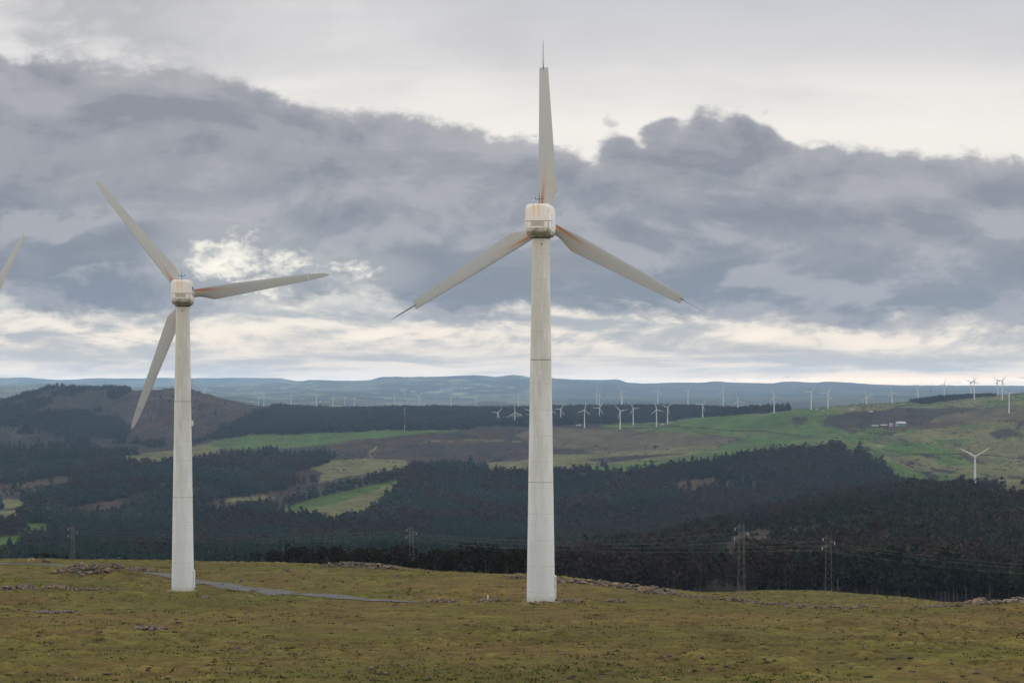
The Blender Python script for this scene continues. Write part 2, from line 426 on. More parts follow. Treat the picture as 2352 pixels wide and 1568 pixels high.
def area(c, pts, y0=480, y1=6600):
    global CLS
    CLS[inpoly(jx, jy, pts) & (GY >= y0) & (GY <= y1)] = c


area(HEATH, [(-200, 880), (700, 880), (700, 1000), (480, 1020), (300, 1040), (-200, 1060)], 3600)
area(WOOD, [(-300, 950), (40, 955), (180, 948), (270, 968), (300, 985), (290, 1008), (140, 1000), (60, 978), (-300, 975)], 4200)
area(WOOD, [(-300, 1040), (60, 1035), (150, 1030), (240, 1040), (262, 1068), (200, 1095), (120, 1110), (-300, 1112)], 2500)
area(BRACK, [(-100, 1118), (40, 1108), (140, 1090), (200, 1098), (150, 1118), (60, 1135), (-100, 1150)], 2000)
area(BRACK, [(60, 1020), (130, 1022), (200, 1048), (170, 1050), (100, 1032)], 3300)
area(OLIVE, [(-60, 1150), (20, 1146), (90, 1150), (60, 1165), (-60, 1172)], 1800)
area(OLIVE, [(-60, 1178), (40, 1172), (60, 1182), (30, 1196), (-60, 1200)], 1500)
area(GREEN, [(58, 1205), (110, 1200), (128, 1222), (100, 1232), (55, 1228)], 1200)
area(GREEN, [(-100, 1232), (60, 1230), (75, 1240), (48, 1262), (0, 1272), (-100, 1272)], 1100)
area(BRACK, [(130, 1160), (250, 1175), (240, 1190), (160, 1182)], 1500)
area(OLIVE, [(255, 1056), (300, 1044), (430, 1028), (500, 1014), (505, 1036), (540, 1046), (430, 1056), (330, 1064)], 3000)
area(HEATH, [(480, 1040), (600, 1034), (700, 1020), (900, 1000), (1075, 985), (1290, 978), (1650, 1000), (1700, 1015), (1560, 1046), (1290, 1062), (960, 1078), (720, 1106), (640, 1112), (700, 1080), (780, 1050), (700, 1045), (600, 1050)], 2400)
area(WOOD, [(300, 1075), (420, 1060), (560, 1048), (640, 1050), (740, 1040), (780, 1046), (720, 1066), (690, 1084), (640, 1105), (560, 1120), (300, 1130)], 2300)
area(GREEN, [(486, 1012), (600, 999), (850, 990.5), (1075, 984.5), (1040, 992), (930, 1000), (830, 1008), (720, 1022), (640, 1029), (560, 1032), (495, 1030)], 3000)
area(HEATH, [(430, 1158), (560, 1135), (660, 1122), (820, 1098), (905, 1092), (830, 1112), (720, 1138), (640, 1160), (540, 1168), (440, 1172)], 1700)
area(HEATH, [(130, 1165), (250, 1150), (390, 1122), (395, 1132), (260, 1176), (150, 1190)], 1500)
area(OLIVE, [(545, 1141), (620, 1134), (640, 1141), (580, 1150), (500, 1156)], 1700)
area(OLIVE, [(716, 1072), (760, 1057), (850, 1051), (925, 1057), (952, 1074), (900, 1083), (800, 1092), (735, 1106), (742, 1088)], 2400)
for a, b, w in [((862, 1022), (846, 1038), 3.2), ((846, 1038), (862, 1052), 3.2), ((862, 1052), (900, 1063), 3), ((900, 1063), (965, 1076), 3), ((1000, 1010), (1150, 1012), 2.4), ((1150, 1012), (1290, 1020), 2.4), ((960, 1018), (1000, 1010), 2)]:
    area(OLIVE, [(a[0] - w, a[1] - w * .4), (b[0] - w, b[1] - w * .4), (b[0] + w, b[1] + w * .4), (a[0] + w, a[1] + w * .4)], 2400)
area(OLIVE, [(578, 1188), (640, 1172), (720, 1147), (815, 1124), (930, 1098), (925, 1110), (900, 1122), (868, 1150), (850, 1172), (800, 1182), (765, 1190), (700, 1180), (640, 1190)], 1900)
area(GREEN, [(576, 1189), (640, 1172), (720, 1147), (815, 1124), (932, 1097), (905, 1109), (820, 1137), (740, 1163), (690, 1172), (640, 1186)], 1900)
area(MOOR, [(1230, 982), (1330, 984), (1450, 990), (1640, 992), (1700, 1010), (1600, 1035), (1400, 1042), (1250, 1020), (1180, 1000)], 3300)
area(OLIVE, [(1080, 1066), (1180, 1058), (1290, 1044), (1480, 1036), (1650, 1022), (1640, 1044), (1500, 1062), (1290, 1076), (1180, 1082), (1120, 1076)], 2900)
area(HEATH, [(1340, 1052), (1480, 1044), (1600, 1035), (1560, 1042), (1440, 1058), (1380, 1062)], 2900)
G = [(1380, 975), (1521, 970), (1601, 958), (1700, 949), (1810, 939), (1960, 926), (2110, 918), (2352, 898), (2900, 880), (2900, 1120), (2352, 1118), (2100, 1118), (2040, 1075), (1980, 1040), (1930, 1026), (1800, 1032), (1600, 1056), (1470, 1078), (1290, 1096), (1290, 1082), (1440, 1066), (1560, 1050), (1640, 1030), (1720, 1008), (1640, 998), (1500, 992), (1390, 984)]
area(GREEN, G, 2400)
gm = inpoly(jx, jy, G) & (GY > 2400) & (GY < 6600)
CLS[gm & (fbm(GX / 90, GY / 160, 4, 61) + np.clip((GXc - 1900) / 2400, -0.1, 0.16) > 0.60)] = OLIVE
CLS[gm & (GXc > 1820) & (fbm(GX / 34, GY / 110, 4, 62) > 0.66)] = HEATH
area(HEATH, [(1886, 978), (1895, 958), (1960, 944), (2060, 938), (2160, 936), (2300, 938), (2352, 950), (2900, 940), (2900, 975), (2352, 968), (2240, 966), (2150, 980), (2050, 988), (1960, 984)], 3400)
area(MOOR, [(2150, 958), (2240, 944), (2352, 930), (2600, 920), (2600, 960), (2352, 962), (2250, 968), (2160, 984), (2100, 990)], 3400)
area(BRACK, [(2030, 985), (2120, 972), (2200, 966), (2240, 972), (2130, 984)], 3400)
area(WOOD, [(850, 1200), (880, 1150), (920, 1108), (960, 1088), (1060, 1082), (1200, 1088), (1290, 1094), (1400, 1090), (1560, 1066), (1600, 1056), (1800, 1038), (1940, 1032), (1995, 1048), (2050, 1080), (2100, 1112), (2100, 1200), (1290, 1300), (850, 1300)], 1000, 3200)
area(BRACK, [(1520, 1110), (1600, 1100), (1700, 1098), (1790, 1110), (1780, 1122), (1650, 1118), (1560, 1130)], 2000, 3300)
area(BRACK, [(1690, 1230), (1740, 1210), (1830, 1202), (1930, 1204), (1970, 1216), (1940, 1240), (1850, 1250), (1790, 1262), (1730, 1290), (1680, 1315), (1600, 1345), (1570, 1345), (1600, 1312), (1645, 1272)], 900, 2100)
area(MOOR, [(2195, 1140), (2240, 1122), (2352, 1108), (2800, 1100), (2800, 1128), (2352, 1140), (2270, 1146)], 1600, 2150)
area(WOOD, [(484, 1010), (500, 990), (560, 966), (600, 948), (640, 940), (900, 940), (1150, 944), (1300, 942), (1500, 940), (1700, 942), (1815, 941), (1764, 947), (1700, 951), (1601, 959), (1521, 970), (1440, 971), (1290, 976), (1160, 976), (1072, 984), (850, 990), (600, 998)], 4100, 6100)
area(OLIVE, [(1145, 962), (1180, 954), (1225, 950), (1235, 958), (1190, 970), (1160, 972)], 4100, 6400)
area(WOOD, [(2090, 924), (2140, 914), (2180, 908), (2260, 905), (2290, 908), (2230, 914), (2160, 922), (2120, 928)], 4200, 6000)
CLS[(CLS == HEATH) & (GXc < 640) & (GY > 3300) & (fbm(GX / 70, GY / 200, 4, 63) > 0.60) & ~((GXc > 300) & (GY > 4200))] = WOOD
CLS[GY > 6600] = FAR
PAL = np.array([(0.034, 0.027, 0.021), (0.058, 0.104, 0.019), (0.115, 0.115, 0.045), (0.040, 0.034, 0.026), (0.060, 0.041, 0.027), (0.084, 0.073, 0.040), (0.060, 0.075, 0.050)])
CC = PAL[CLS]
v1 = fbm(GX / 40, GY / 75, 4, 71)[..., None]; v2 = fbm(GX / 8, GY / 22, 3, 72)[..., None]
CC = CC * 0.86 * (0.55 + 0.9 * v1) * (0.7 + 0.6 * v2)
hm = ((CLS == HEATH) & (fbm(GX / 65, GY / 120, 4, 74) > 0.56))
CC[hm] = CC[hm] * np.array((1.45, 1.15, 0.95))
hm = (CLS == HEATH) & (GXc < 640) & (GY > 3300)
CC[hm] = CC[hm] * np.array((0.70, 0.80, 0.72))
hm = (CLS == HEATH) & (GXc < 620) & (GXc > 300) & (GY > 4200)
CC[hm] = CC[hm] * np.array((1.35, 0.92, 0.80))
hm = (CLS == HEATH) & (fbm(GX / 30, GY / 70, 4, 75) > 0.58)
CC[hm] = CC[hm] * 0.62
# meadow
md = GY < 480
g1 = fbm(GX / 16, GY / 22, 4, 81); g2 = fbm(GX / 3.2, GY / 4.5, 4, 82)
gl = np.clip(g1 * 1.6 - 0.35 + (g2 - 0.5) * 1.1, 0, 1)
gl = np.clip(gl + 0.35 * np.exp(-(((GXc - 330) / 330) ** 2)) * np.clip((GY - 150) / 60, 0, 1) + 0.18 * np.exp(-(((GXc - 1900) / 500) ** 2)) * np.clip((GY - 250) / 60, 0, 1), 0, 1)[..., None]
mcol = np.array((0.140, 0.099, 0.034)) * (1 - gl) + np.array((0.094, 0.088, 0.021)) * gl
bright = np.clip(fbm(GX / 2.2, GY / 3.0, 3, 83) * 3 - 2.0, 0, 1)[..., None]
mcol = mcol * (1 - bright * 0.6) + np.array((0.125, 0.135, 0.03)) * bright * 0.6
mcol = mcol * (0.86 + 1.1 * tus[..., None] * patch[..., None]) + np.array((0.016, 0.012, 0.004)) * np.clip(tus * 2.2 - 0.15, 0, 1)[..., None]  # straw tops, darker hollows: plant colour plus painted light and shade
dark = np.clip(fbm(GX / 0.9, GY / 1.5, 3, 84) * 4 - 2.6, 0, 1)[..., None] * patch[..., None]
mcol = mcol * (1 - dark * 0.65)
mcol = mcol * (0.58 + 0.78 * g2[..., None])
CC = np.where(md[..., None], mcol, CC)
# far hills: woods, fields and scrub in patches
ff = fbm(GX / 520, GY / 1200, 5, 91); f2 = fbm(GX / 150, GY / 480, 3, 92)
fc = np.where((ff > 0.56)[..., None], np.array((0.12, 0.13, 0.09)), np.where((ff < 0.47)[..., None], np.array((0.036, 0.048, 0.042)), np.array((0.066, 0.074, 0.060))))
fc = np.where(((f2 > 0.70) & (GXc < 1300))[..., None], np.array((0.20, 0.24, 0.10)), fc) * (0.7 + 0.6 * f2[..., None])
fc = np.where((GXc > 1250)[..., None], fc * 0.5 + np.array((0.035, 0.045, 0.035)) * 0.5, fc)
CC = np.where((GY > 6600)[..., None], fc, CC)


# ------------------------------------------------------------------ mesh + material helpers
def mesh_np(name, V, F, C=None, mat=None, smooth=False):
    """V (n,3); F (m,3) or (m,4) -> mesh"""
    me = bpy.data.meshes.new(name)
    k = F.shape[1]
    me.vertices.add(len(V)); me.vertices.foreach_set('co', np.ascontiguousarray(V, np.float32).ravel())
    me.loops.add(F.size); me.loops.foreach_set('vertex_index', np.ascontiguousarray(F, np.int32).ravel())
    me.polygons.add(len(F)); me.polygons.foreach_set('loop_start', np.arange(0, F.size, k, dtype=np.int32))
    me.polygons.foreach_set('loop_total', np.full(len(F), k, np.int32))
    if smooth: me.polygons.foreach_set('use_smooth', np.ones(len(F), bool))
    me.update(calc_edges=True)
    if C is not None:
        a = me.color_attributes.new('col', 'FLOAT_COLOR', 'POINT')
        a.data.foreach_set('color', np.concatenate([C, np.ones((len(C), 1))], 1).astype(np.float32).ravel())
    if mat: me.materials.append(mat)
    return me


def link(name, data, parent=None, **p):
    ob = bpy.data.objects.new(name, data); col.objects.link(ob)
    if parent: ob.parent = parent
    for k, v in p.items(): ob[k] = v
    return ob


def thing(name, label, cat, loc=(0, 0, 0), rz=0.0, group=None, data=None):
    ob = link(name, data); ob.location = loc; ob.rotation_euler = (0, 0, rz)
    ob['label'] = label; ob['category'] = cat
    if group: ob['group'] = group
    return ob


def newmat(name):
    m = bpy.data.materials.new(name); m.use_nodes = True
    S.nt = m.node_tree
    b = m.node_tree.nodes['Principled BSDF']
    b.inputs['Specular IOR Level'].default_value = 0.25
    return m, b, m.node_tree


def objco():
    n = S.nt.nodes.new('ShaderNodeTexCoord'); return n.outputs['Object']


def attr(name='col'):
    n = S.nt.nodes.new('ShaderNodeAttribute'); n.attribute_name = name; return n.outputs['Color']


def plain(name, c, rough=0.6, var=0.3, scale=8.0, metal=0.0):
    m, b, _ = newmat(name)
    n = noise(objco(), scale, 5, 0.6)
    f = sstep(0.3, 0.7, n)
    lk(mix(f, tuple(k * (1 - var) for k in c), tuple(k * (1 + var * 0.5) for k in c)), b.inputs['Base Color'])
    b.inputs['Roughness'].default_value = rough; b.inputs['Metallic'].default_value = metal
    return m


def gray(v): return comb(v, v, v)


def landmat(name, fine, coarse, bumpd=0.0, bscale=1.0, con=1.0):
    m, b, nt_ = newmat(name)
    oc = objco()
    k = mt('MAXIMUM', (noise(oc, fine, 5, 0.65) - 0.5) * (1.1 * con) + (noise(oc, coarse, 4, 0.65) - 0.5) * (0.9 * con) + 1.0, 0.25)
    lk(mix(1.0, attr(), gray(k), 'MULTIPLY'), b.inputs['Base Color'])
    b.inputs['Roughness'].default_value = 0.95; b.inputs['Specular IOR Level'].default_value = 0.08
    if bumpd:
        bn = nt_.nodes.new('ShaderNodeBump'); bn.inputs['Distance'].default_value = bumpd; bn.inputs['Strength'].default_value = 1.0
        lk(noise(oc, bscale, 4, 0.7), bn.inputs['Height']); nt_.links.new(bn.outputs[0], b.inputs['Normal'])
    return m


M_meadow = landmat('meadow_grass', 3.0, 0.42, 0.10, 4.0, 1.6)
M_hills = landmat('hill_cover', 0.30, 0.05, 1.2, 0.25, 1.7)
M_mount = landmat('mountain_cover', 0.02, 0.006)


def sheet(name, r0, r1, mat):
    i0 = int(np.searchsorted(rows_, r0)); i1 = int(np.searchsorted(rows_, r1))
    i1 = min(i1, len(rows_) - 1)
    n, m = i1 - i0 + 1, len(cols_)
    V = np.stack([GX[i0:i1 + 1], GY[i0:i1 + 1], TZ[i0:i1 + 1]], -1).reshape(-1, 3)
    C = CC[i0:i1 + 1].reshape(-1, 3)
    idx = np.arange(n * m).reshape(n, m)
    F = np.stack([idx[:-1, :-1], idx[:-1, 1:], idx[1:, 1:], idx[1:, :-1]], -1).reshape(-1, 4)
    return link(name, mesh_np(name, V, F, C, mat, True), kind='structure')


sheet('meadow', 3, 460, M_meadow)
sheet('hills', 460, 6480, M_hills)
sheet('mountains', 6480, 38001, M_mount)

# how high the nearer ground reaches, for leaving out what nothing shows
SKY = np.minimum.accumulate(GYP, axis=0)


def shown(X, Y, top):
    xc = X / Y * FP + CX
    i = np.clip(np.searchsorted(rows_, Y) - 2, 0, len(rows_) - 1); j = np.clip(np.searchsorted(cols_, xc), 0, len(cols_) - 1)
    return (HY - top * FP / Y < SKY[i, j] - 0.3) & (xc > -160) & (xc < 2512)


# ------------------------------------------------------------------ road
m, b, _ = newmat('asphalt')
n = noise(objco(), 0.9, 6, 0.65); n2 = noise(objco(), 12, 4, 0.6)
c = mix(sstep(0.35, 0.65, n2), (0.080, 0.081, 0.081), (0.150, 0.150, 0.148))
c = mix(sstep(0.62, 0.68, n), c, (0.30, 0.30, 0.29))
lk(c, b.inputs['Base Color']); b.inputs['Roughness'].default_value = 0.9; b.inputs['Specular IOR Level'].default_value = 0.05
M_asph = m
V = []
for i, p in enumerate(pts):
    d = (pts[min(i + 1, len(pts) - 1)] - pts[max(i - 1, 0)]); d.z = 0; d.normalize(); nrm = Vector((-d.y, d.x, 0))
    hw = 1.40 + 0.35 * math.sin(i * .37) * math.sin(i * .11)
    if i > len(pts) - 40: hw *= 0.35 + 0.65 * (len(pts) - i) / 40
    for s in np.linspace(-1, 1, 7):
        q = p + nrm * (hw * s); V.append((q.x, q.y, 0))
V = np.array(V); V[:, 2] = gz(V[:, 0], V[:, 1])
zs = V[:, 2].reshape(-1, 7); zs[:] = zs + 0.05; V[:, 2] = zs.ravel()
idx = np.arange(len(V)).reshape(-1, 7)
F = np.stack([idx[:-1, :-1], idx[:-1, 1:], idx[1:, 1:], idx[1:, :-1]], -1).reshape(-1, 4)
link('road', mesh_np('road', V, F, None, M_asph, True), kind='structure')

# ------------------------------------------------------------------ wind turbine materials
WHITE = (0.66, 0.685, 0.695)


def paint_mat(name, kind):
    m, b, nt_ = newmat(name)
    oc = objco(); x, y, z = sep(oc)
    n1 = noise(comb(x * 2.0, y * 2.0, z * 0.25), 1.2, 6, 0.65)
    n2 = noise(oc, 3.2, 6, 0.65)
    c = mix(sstep(0.40, 0.72, n2) * (0.10 if kind == 'tower' else 0.22), WHITE, (0.46, 0.46, 0.43))
    if kind == 'tower':
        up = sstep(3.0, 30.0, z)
        streak = sstep(0.44, 0.66, n1 + up * 0.10 + sstep(0.9, -0.3, mt('ABSOLUTE', x + 0.25)) * 0.06)
        c = mix(streak * (0.12 + up * 0.5), c, (0.36, 0.36, 0.28))
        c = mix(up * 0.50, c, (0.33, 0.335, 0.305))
        ring = mt('FRACT', (z + 0.2) / 2.37)
        seam = sstep(0.012, 0.004, mt('ABSOLUTE', ring - 0.5)) * sstep(0.38, 0.6, noise(comb(x * 2, y * 2, z * 3), 2.0, 3, 0.5))
        c = mix(seam * 0.55, c, (0.20, 0.20, 0.18))
        under = sstep(0.5, 0.30, ring) * sstep(0.5, 0.7, noise(comb(x * 5, y * 5, z * 0.4), 1.0, 4, 0.6))
        c = mix(under * 0.22, c, (0.30, 0.29, 0.20))
        rust = sstep(0.70, 0.76, noise(comb(x, y, z * 0.8), 2.6, 5, 0.7)) * sstep(0.45, 0.75, noise(oc, 0.35, 2, 0.5))
        c = mix(rust * 0.8, c, (0.42, 0.22, 0.08))
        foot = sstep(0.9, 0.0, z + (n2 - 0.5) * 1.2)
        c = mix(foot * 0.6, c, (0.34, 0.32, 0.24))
    elif kind == 'nacelle':
        c = mix(0.55, c, (0.50, 0.465, 0.41))
        c = mix(sstep(0.05, 0.015, mt('ABSOLUTE', z - 34.66)) * 0.75, c, (0.10, 0.10, 0.09))
        c = mix(sstep(0.03, 0.012, mt('ABSOLUTE', mt('ABSOLUTE', x) - 0.98)) * sstep(34.7, 34.6, z) * 0.6, c, (0.12, 0.12, 0.10))
        st = mt('MAXIMUM', sstep(0.20, 0.0, mt('ABSOLUTE', x + 0.36 + (n1 - 0.5) * 0.25)), sstep(0.22, 0.0, mt('ABSOLUTE', x - 0.12 + (n1 - 0.5) * 0.22)))
        st = st * sstep(34.2, 36.25, z)
        c = mix(st * 0.75, c, (0.62, 0.36, 0.13))
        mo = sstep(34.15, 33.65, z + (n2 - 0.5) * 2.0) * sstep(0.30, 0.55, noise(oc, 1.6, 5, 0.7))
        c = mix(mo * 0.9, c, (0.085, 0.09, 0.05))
        c = mix(sstep(0.56, 0.68, noise(comb(x * 3, y * 1.2, z * 0.7), 1.5, 5, 0.6)) * sstep(0.75, 1.0, x) * 0.6, c, (0.22, 0.24, 0.19))
    elif kind == 'blade':
        c = mix(0.75, c, (0.20, 0.218, 0.228))
        st = sstep(0.34, 0.0, mt('ABSOLUTE', x + 0.24 - z * 0.045 + (n1 - 0.5) * 0.2)) * sstep(7.5, 0.9, z)
        c = mix(st * 0.6, c, (0.40, 0.22, 0.09))
        st2 = sstep(0.22, 0.0, mt('ABSOLUTE', x + 0.42 - z * 0.06)) * sstep(4.8, 1.2, z)
        c = mix(st2 * 0.9, c, (0.24, 0.065, 0.022))
        ed = sstep(0.25, 0.9, x) * sstep(5.0, 2.5, z)
        c = mix(ed * 0.35, c, (0.42, 0.26, 0.12))
        dirt = sstep(0.55, 0.68, noise(comb(x * 2.2, y, z * 0.5), 1.5, 6, 0.7))
        c = mix(dirt * 0.5, c, (0.27, 0.275, 0.25))
    lk(c, b.inputs['Base Color'])
    b.inputs['Roughness'].default_value = 0.55
    return m


M_tower = paint_mat('weathered_tower_paint', 'tower')
M_nac = paint_mat('stained_nacelle_paint', 'nacelle')
M_blade = paint_mat('rust_streaked_blade', 'blade')
M_white = plain('white_paint', (0.66, 0.67, 0.66), 0.5, 0.12, 3)
M_dark = plain('dark_steel', (0.035, 0.036, 0.04), 0.5, 0.4, 6)
M_flange = plain('flange_gap', (0.13, 0.13, 0.125), 0.7, 0.9, 5)
M_slat = plain('vent_slat', (0.30, 0.285, 0.26), 0.6, 0.2, 4)
M_steel = plain('galvanised_steel', (0.20, 0.195, 0.19), 0.55, 0.35, 2, 0.3)
M_blue = plain('blue_lettering', (0.10, 0.17, 0.30), 0.6, 0.3, 6)
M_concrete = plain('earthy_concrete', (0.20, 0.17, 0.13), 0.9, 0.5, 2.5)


def tube(V, F, a, b, r, n=6, r2=None):
    a = Vector(a); b = Vector(b); d = (b - a).normalized()
    s = d.orthogonal().normalized(); t = d.cross(s); o = len(V)
    for p, rr in ((a, r), (b, r if r2 is None else r2)):
        for k in range(n):
            q = p + (s * math.cos(2 * math.pi * k / n) + t * math.sin(2 * math.pi * k / n)) * rr; V.append(q[:])
    for k in range(n): F.append((o + k, o + (k + 1) % n, o + n + (k + 1) % n, o + n + k))
    F.append(tuple(range(o + n - 1, o - 1, -1))); F.append(tuple(range(o + n, o + 2 * n)))


def box(V, F, x0, y0, z0, x1, y1, z1):
    o = len(V)
    V += [(x0, y0, z0), (x1, y0, z0), (x1, y1, z0), (x0, y1, z0), (x0, y0, z1), (x1, y0, z1), (x1, y1, z1), (x0, y1, z1)]
    F += [tuple(o + k for k in f) for f in ((3, 2, 1, 0), (4, 5, 6, 7), (0, 1, 5, 4), (1, 2, 6, 5), (2, 3, 7, 6), (3, 0, 4, 7))]


def lathe(V, F, prof, n=48, ax=2, c=(0, 0)):
    """prof: (radius, height)"""
    o = len(V)
    for r, h in prof:
        for k in range(n):
            a = 2 * math.pi * k / n
            p = (c[0] + r * math.cos(a), c[1] + r * math.sin(a), h)
            V.append(p if ax == 2 else (p[0], h, p[1]))
    for i in range(len(prof) - 1):
        for k in range(n):
            q = (o + i * n + k, o + i * n + (k + 1) % n, o + (i + 1) * n + (k + 1) % n, o + (i + 1) * n + k)
            F.append(q if ax == 2 else q[::-1])


def mk(name, V, F, mat, smooth=False, bevel=0.0, seg_=3, ang=35):
    me = bpy.data.meshes.new(name); me.from_pydata([tuple(v) for v in V], [], F); me.update()
    if bevel:
        bm = bmesh.new(); bm.from_mesh(me)
        bmesh.ops.bevel(bm, geom=[e for e in bm.edges if len(e.link_faces) == 2 and e.calc_face_angle(0) > R(ang)], offset=bevel, segments=seg_, profile=0.5, affect='EDGES')
        bm.to_mesh(me); bm.free()
    if smooth:
        for p in me.polygons: p.use_smooth = len(p.vertices) < 5
    me.materials.append(mat)
    return me


def airfoil_loft(secs, n=22):
    """secs: (z, x_le, x_te, thickness, twist_deg, roundness 0..1, dy)"""
    V, F = [], []
    for z, xl, xr, th, tw, rd, dy in secs:
        c = (xl + xr) / 2; ch = xr - xl; ca, sa = math.cos(R(tw)), math.sin(R(tw))
        for k in range(n):
            a = 2 * math.pi * k / n
            u = 0.5 - 0.5 * math.cos(a)                                # 0 at leading edge, 1 at trailing edge
            tf = 2.6 * (0.2969 * math.sqrt(u) - 0.126 * u - 0.3516 * u * u + 0.2843 * u ** 3 - 0.1036 * u ** 4) * 0.77
            te = math.sqrt(max(0, u * (1 - u)))
            h = (tf * (1 - rd) + te * rd) * th * (1 if math.sin(a) >= 0 else -1)
            px, py = (u - 0.5) * ch, h
            V.append((c + px * ca - py * sa, dy + px * sa + py * ca, z))
    m = len(secs)
    for i in range(m - 1):
        for k in range(n): F.append((i * n + k, i * n + (k + 1) % n, (i + 1) * n + (k + 1) % n, (i + 1) * n + k))
    o = len(V); V += V[:n] + V[(m - 1) * n:m * n]
    F.append(tuple(range(o + n - 1, o - 1, -1))); F.append(tuple(range(o + n, o + 2 * n)))
    return V, F


BL = [(0.45, -0.42, 0.42, 0.80, 0, 1.0, 0), (1.0, -0.50, 0.46, 0.86, 5, 0.9, 0), (1.5, -0.56, 0.45, 0.80, 12, 0.6, 0), (2.1, -0.61, 0.60, 0.68, 14, 0.3, 0), (2.7, -0.63, 0.82, 0.58, 13, 0.1, 0),
      (3.15, -0.64, 0.98, 0.52, 12, 0.0, 0), (3.35, -0.64, 0.99, 0.50, 11.5, 0, 0), (5.0, -0.64, 0.88, 0.42, 9, 0, 0), (8, -0.62, 0.66, 0.33, 6, 0, 0), (11, -0.60, 0.45, 0.25, 3, 0, 0), (14.25, -0.58, 0.22, 0.17, 1, 0, 0)]
BL_TIP = [(14.30, -0.58, 0.215, 0.17, 1, 0, 0), (15.3, -0.53, 0.13, 0.13, 0, 0, 0), (16.1, -0.45, 0.03, 0.09, 0, 0, 0), (16.55, -0.36, -0.07, 0.06, 0, 0, 0), (16.75, -0.26, -0.16, 0.03, 0, 0, 0)]
ME_blade = mk('blade', *airfoil_loft(BL), M_blade, True)
ME_tip = mk('blade_tip', *airfoil_loft(BL_TIP), M_blade, True)
sp = [(0.0, -0.08, 0.02, 0.10, 0, 1, 0), (0.22, -0.08, 0.02, 0.10, 0, 1, 0)]
Vt, Ft = airfoil_loft([(z + 0.15, xl, xr, th, 0, 0, 0) for z, xl, xr, th, *_ in [(14.3, -0.40, 0.40, 0.17), (15.2, -0.34, 0.33, 0.13), (16.1, -0.25, 0.24, 0.09), (16.6, -0.10, 0.10, 0.04)]])
Vt = [(-0.22 + y, x, z) for x, y, z in Vt]                               # tip brake turned across the wind
Vs, Fs = [], []
tube(Vs, Fs, (-0.22, 0, 14.0), (-0.22, 0, 14.6), 0.045, 8)
ME_brake = mk('blade_tip', [(-0.22 + (v[0] + 0.22) * 1.25, v[1], v[2]) for v in Vt], Ft, plain('shaded_tip_grey', (0.30, 0.31, 0.33), 0.6, 0.15), True)  # the edge-on shading of the tips is put into this grey
ME_shaft = mk('tip_shaft', Vs, Fs, M_dark, True)
V, F = [], []
lathe(V, F, [(1.30, -0.5), (1.30, 0), (1.296, 0.3), (1.06, 16.0), (0.786, 33.25)], 64)
ME_tower = mk('tower', V, F, M_tower, True)


def ring(z, r, h, name, mat):
    V, F = [], []
    lathe(V, F, [(r - 0.05, z), (r + 0.012, z), (r + 0.012, z + h), (r - 0.05, z + h)], 64)
    return mk(name, V, F, mat, False)


def tr(z): return 1.296 + (0.786 - 1.296) * z / 33.25


# nacelle body: rounded-box sections along the shaft, the chin sloping in at the back
def sbox(y, hw, zb, zt, ex, n=40):
    P = []
    for k in range(n):
        a = 2 * math.pi * (k + 0.5) / n; c, q = math.cos(a), math.sin(a)
        P.append((hw * math.copysign(abs(c) ** (2 / ex), c), y, (zb + zt) / 2 + (zt - zb) / 2 * math.copysign(abs(q) ** (2 / ex), q)))
    return P


def nacelle_mesh():
    secs = [(-1.92, 0.92, 34.02, 35.98, 5.0), (-1.90, 1.02, 33.86, 36.10, 5.5), (-1.84, 1.09, 33.74, 36.18, 6), (-1.70, 1.14, 33.58, 36.24, 6.5), (-1.40, 1.17, 33.40, 36.27, 7), (-0.9, 1.18, 33.30, 36.28, 7),
            (0.6, 1.18, 33.30, 36.28, 7), (1.4, 1.14, 33.36, 36.20, 6), (1.8, 1.04, 33.55, 36.02, 5), (2.05, 0.88, 33.85, 35.7, 4), (2.12, 0.7, 34.1, 35.4, 3)]
    V, F = [], []
    n = 40
    for q in secs: V += sbox(*q)
    for i in range(len(secs) - 1):
        for k in range(n): F.append((i * n + k, i * n + (k + 1) % n, (i + 1) * n + (k + 1) % n, (i + 1) * n + k))
    F.append(tuple(range(n - 1, -1, -1))[::-1]); F.append(tuple(range((len(secs) - 1) * n, len(secs) * n))[::-1])
    return mk('nacelle', V, [f[::-1] for f in F], M_nac, True)


ME_nac = nacelle_mesh()
V, F = [], []
for k in range(6): box(V, F, -0.60, -1.955, 34.22 + k * 0.075, 0.60, -1.80, 34.255 + k * 0.075)
ME_vent = mk('vent_grille', V, F, M_slat)
V, F = [], []
n = 40; lip = []
for y, hw in [(-1.935, 1.0), (-1.90, 1.10), (-1.72, 1.185), (-1.3, 1.205), (1.3, 1.185), (1.75, 1.10)]:
    for z, d in ((34.70, -0.03), (34.72, 0.0), (34.84, 0.0), (34.86, -0.03)): V.append((-hw - d, y, z))
m_ = len(V); V += [(-x, y, z) for x, y, z in V]
for i in range(5):
    for k in range(3):
        F.append((i * 4 + k, i * 4 + k + 1, i * 4 + k + 5, i * 4 + k + 4)); F.append((m_ + i * 4 + k, m_ + i * 4 + k + 4, m_ + i * 4 + k + 5, m_ + i * 4 + k + 1))
for k in range(3): F.append((k, m_ + k, m_ + k + 1, k + 1))
ME_lip = mk('cover_lip', V, F, M_nac)
V, F = [], []
lathe(V, F, [(0.80, 33.16), (0.86, 33.16), (0.86, 33.42), (0.6, 33.42)], 40)
ME_yaw = mk('yaw_bearing', V, F, M_dark)
V, F = [], []
tube(V, F, (0, -0.9, 36.1), (0, -0.9, 37.05), 0.028, 6); tube(V, F, (0, -0.9, 37.0), (0, -0.9, 37.35), 0.012, 6)
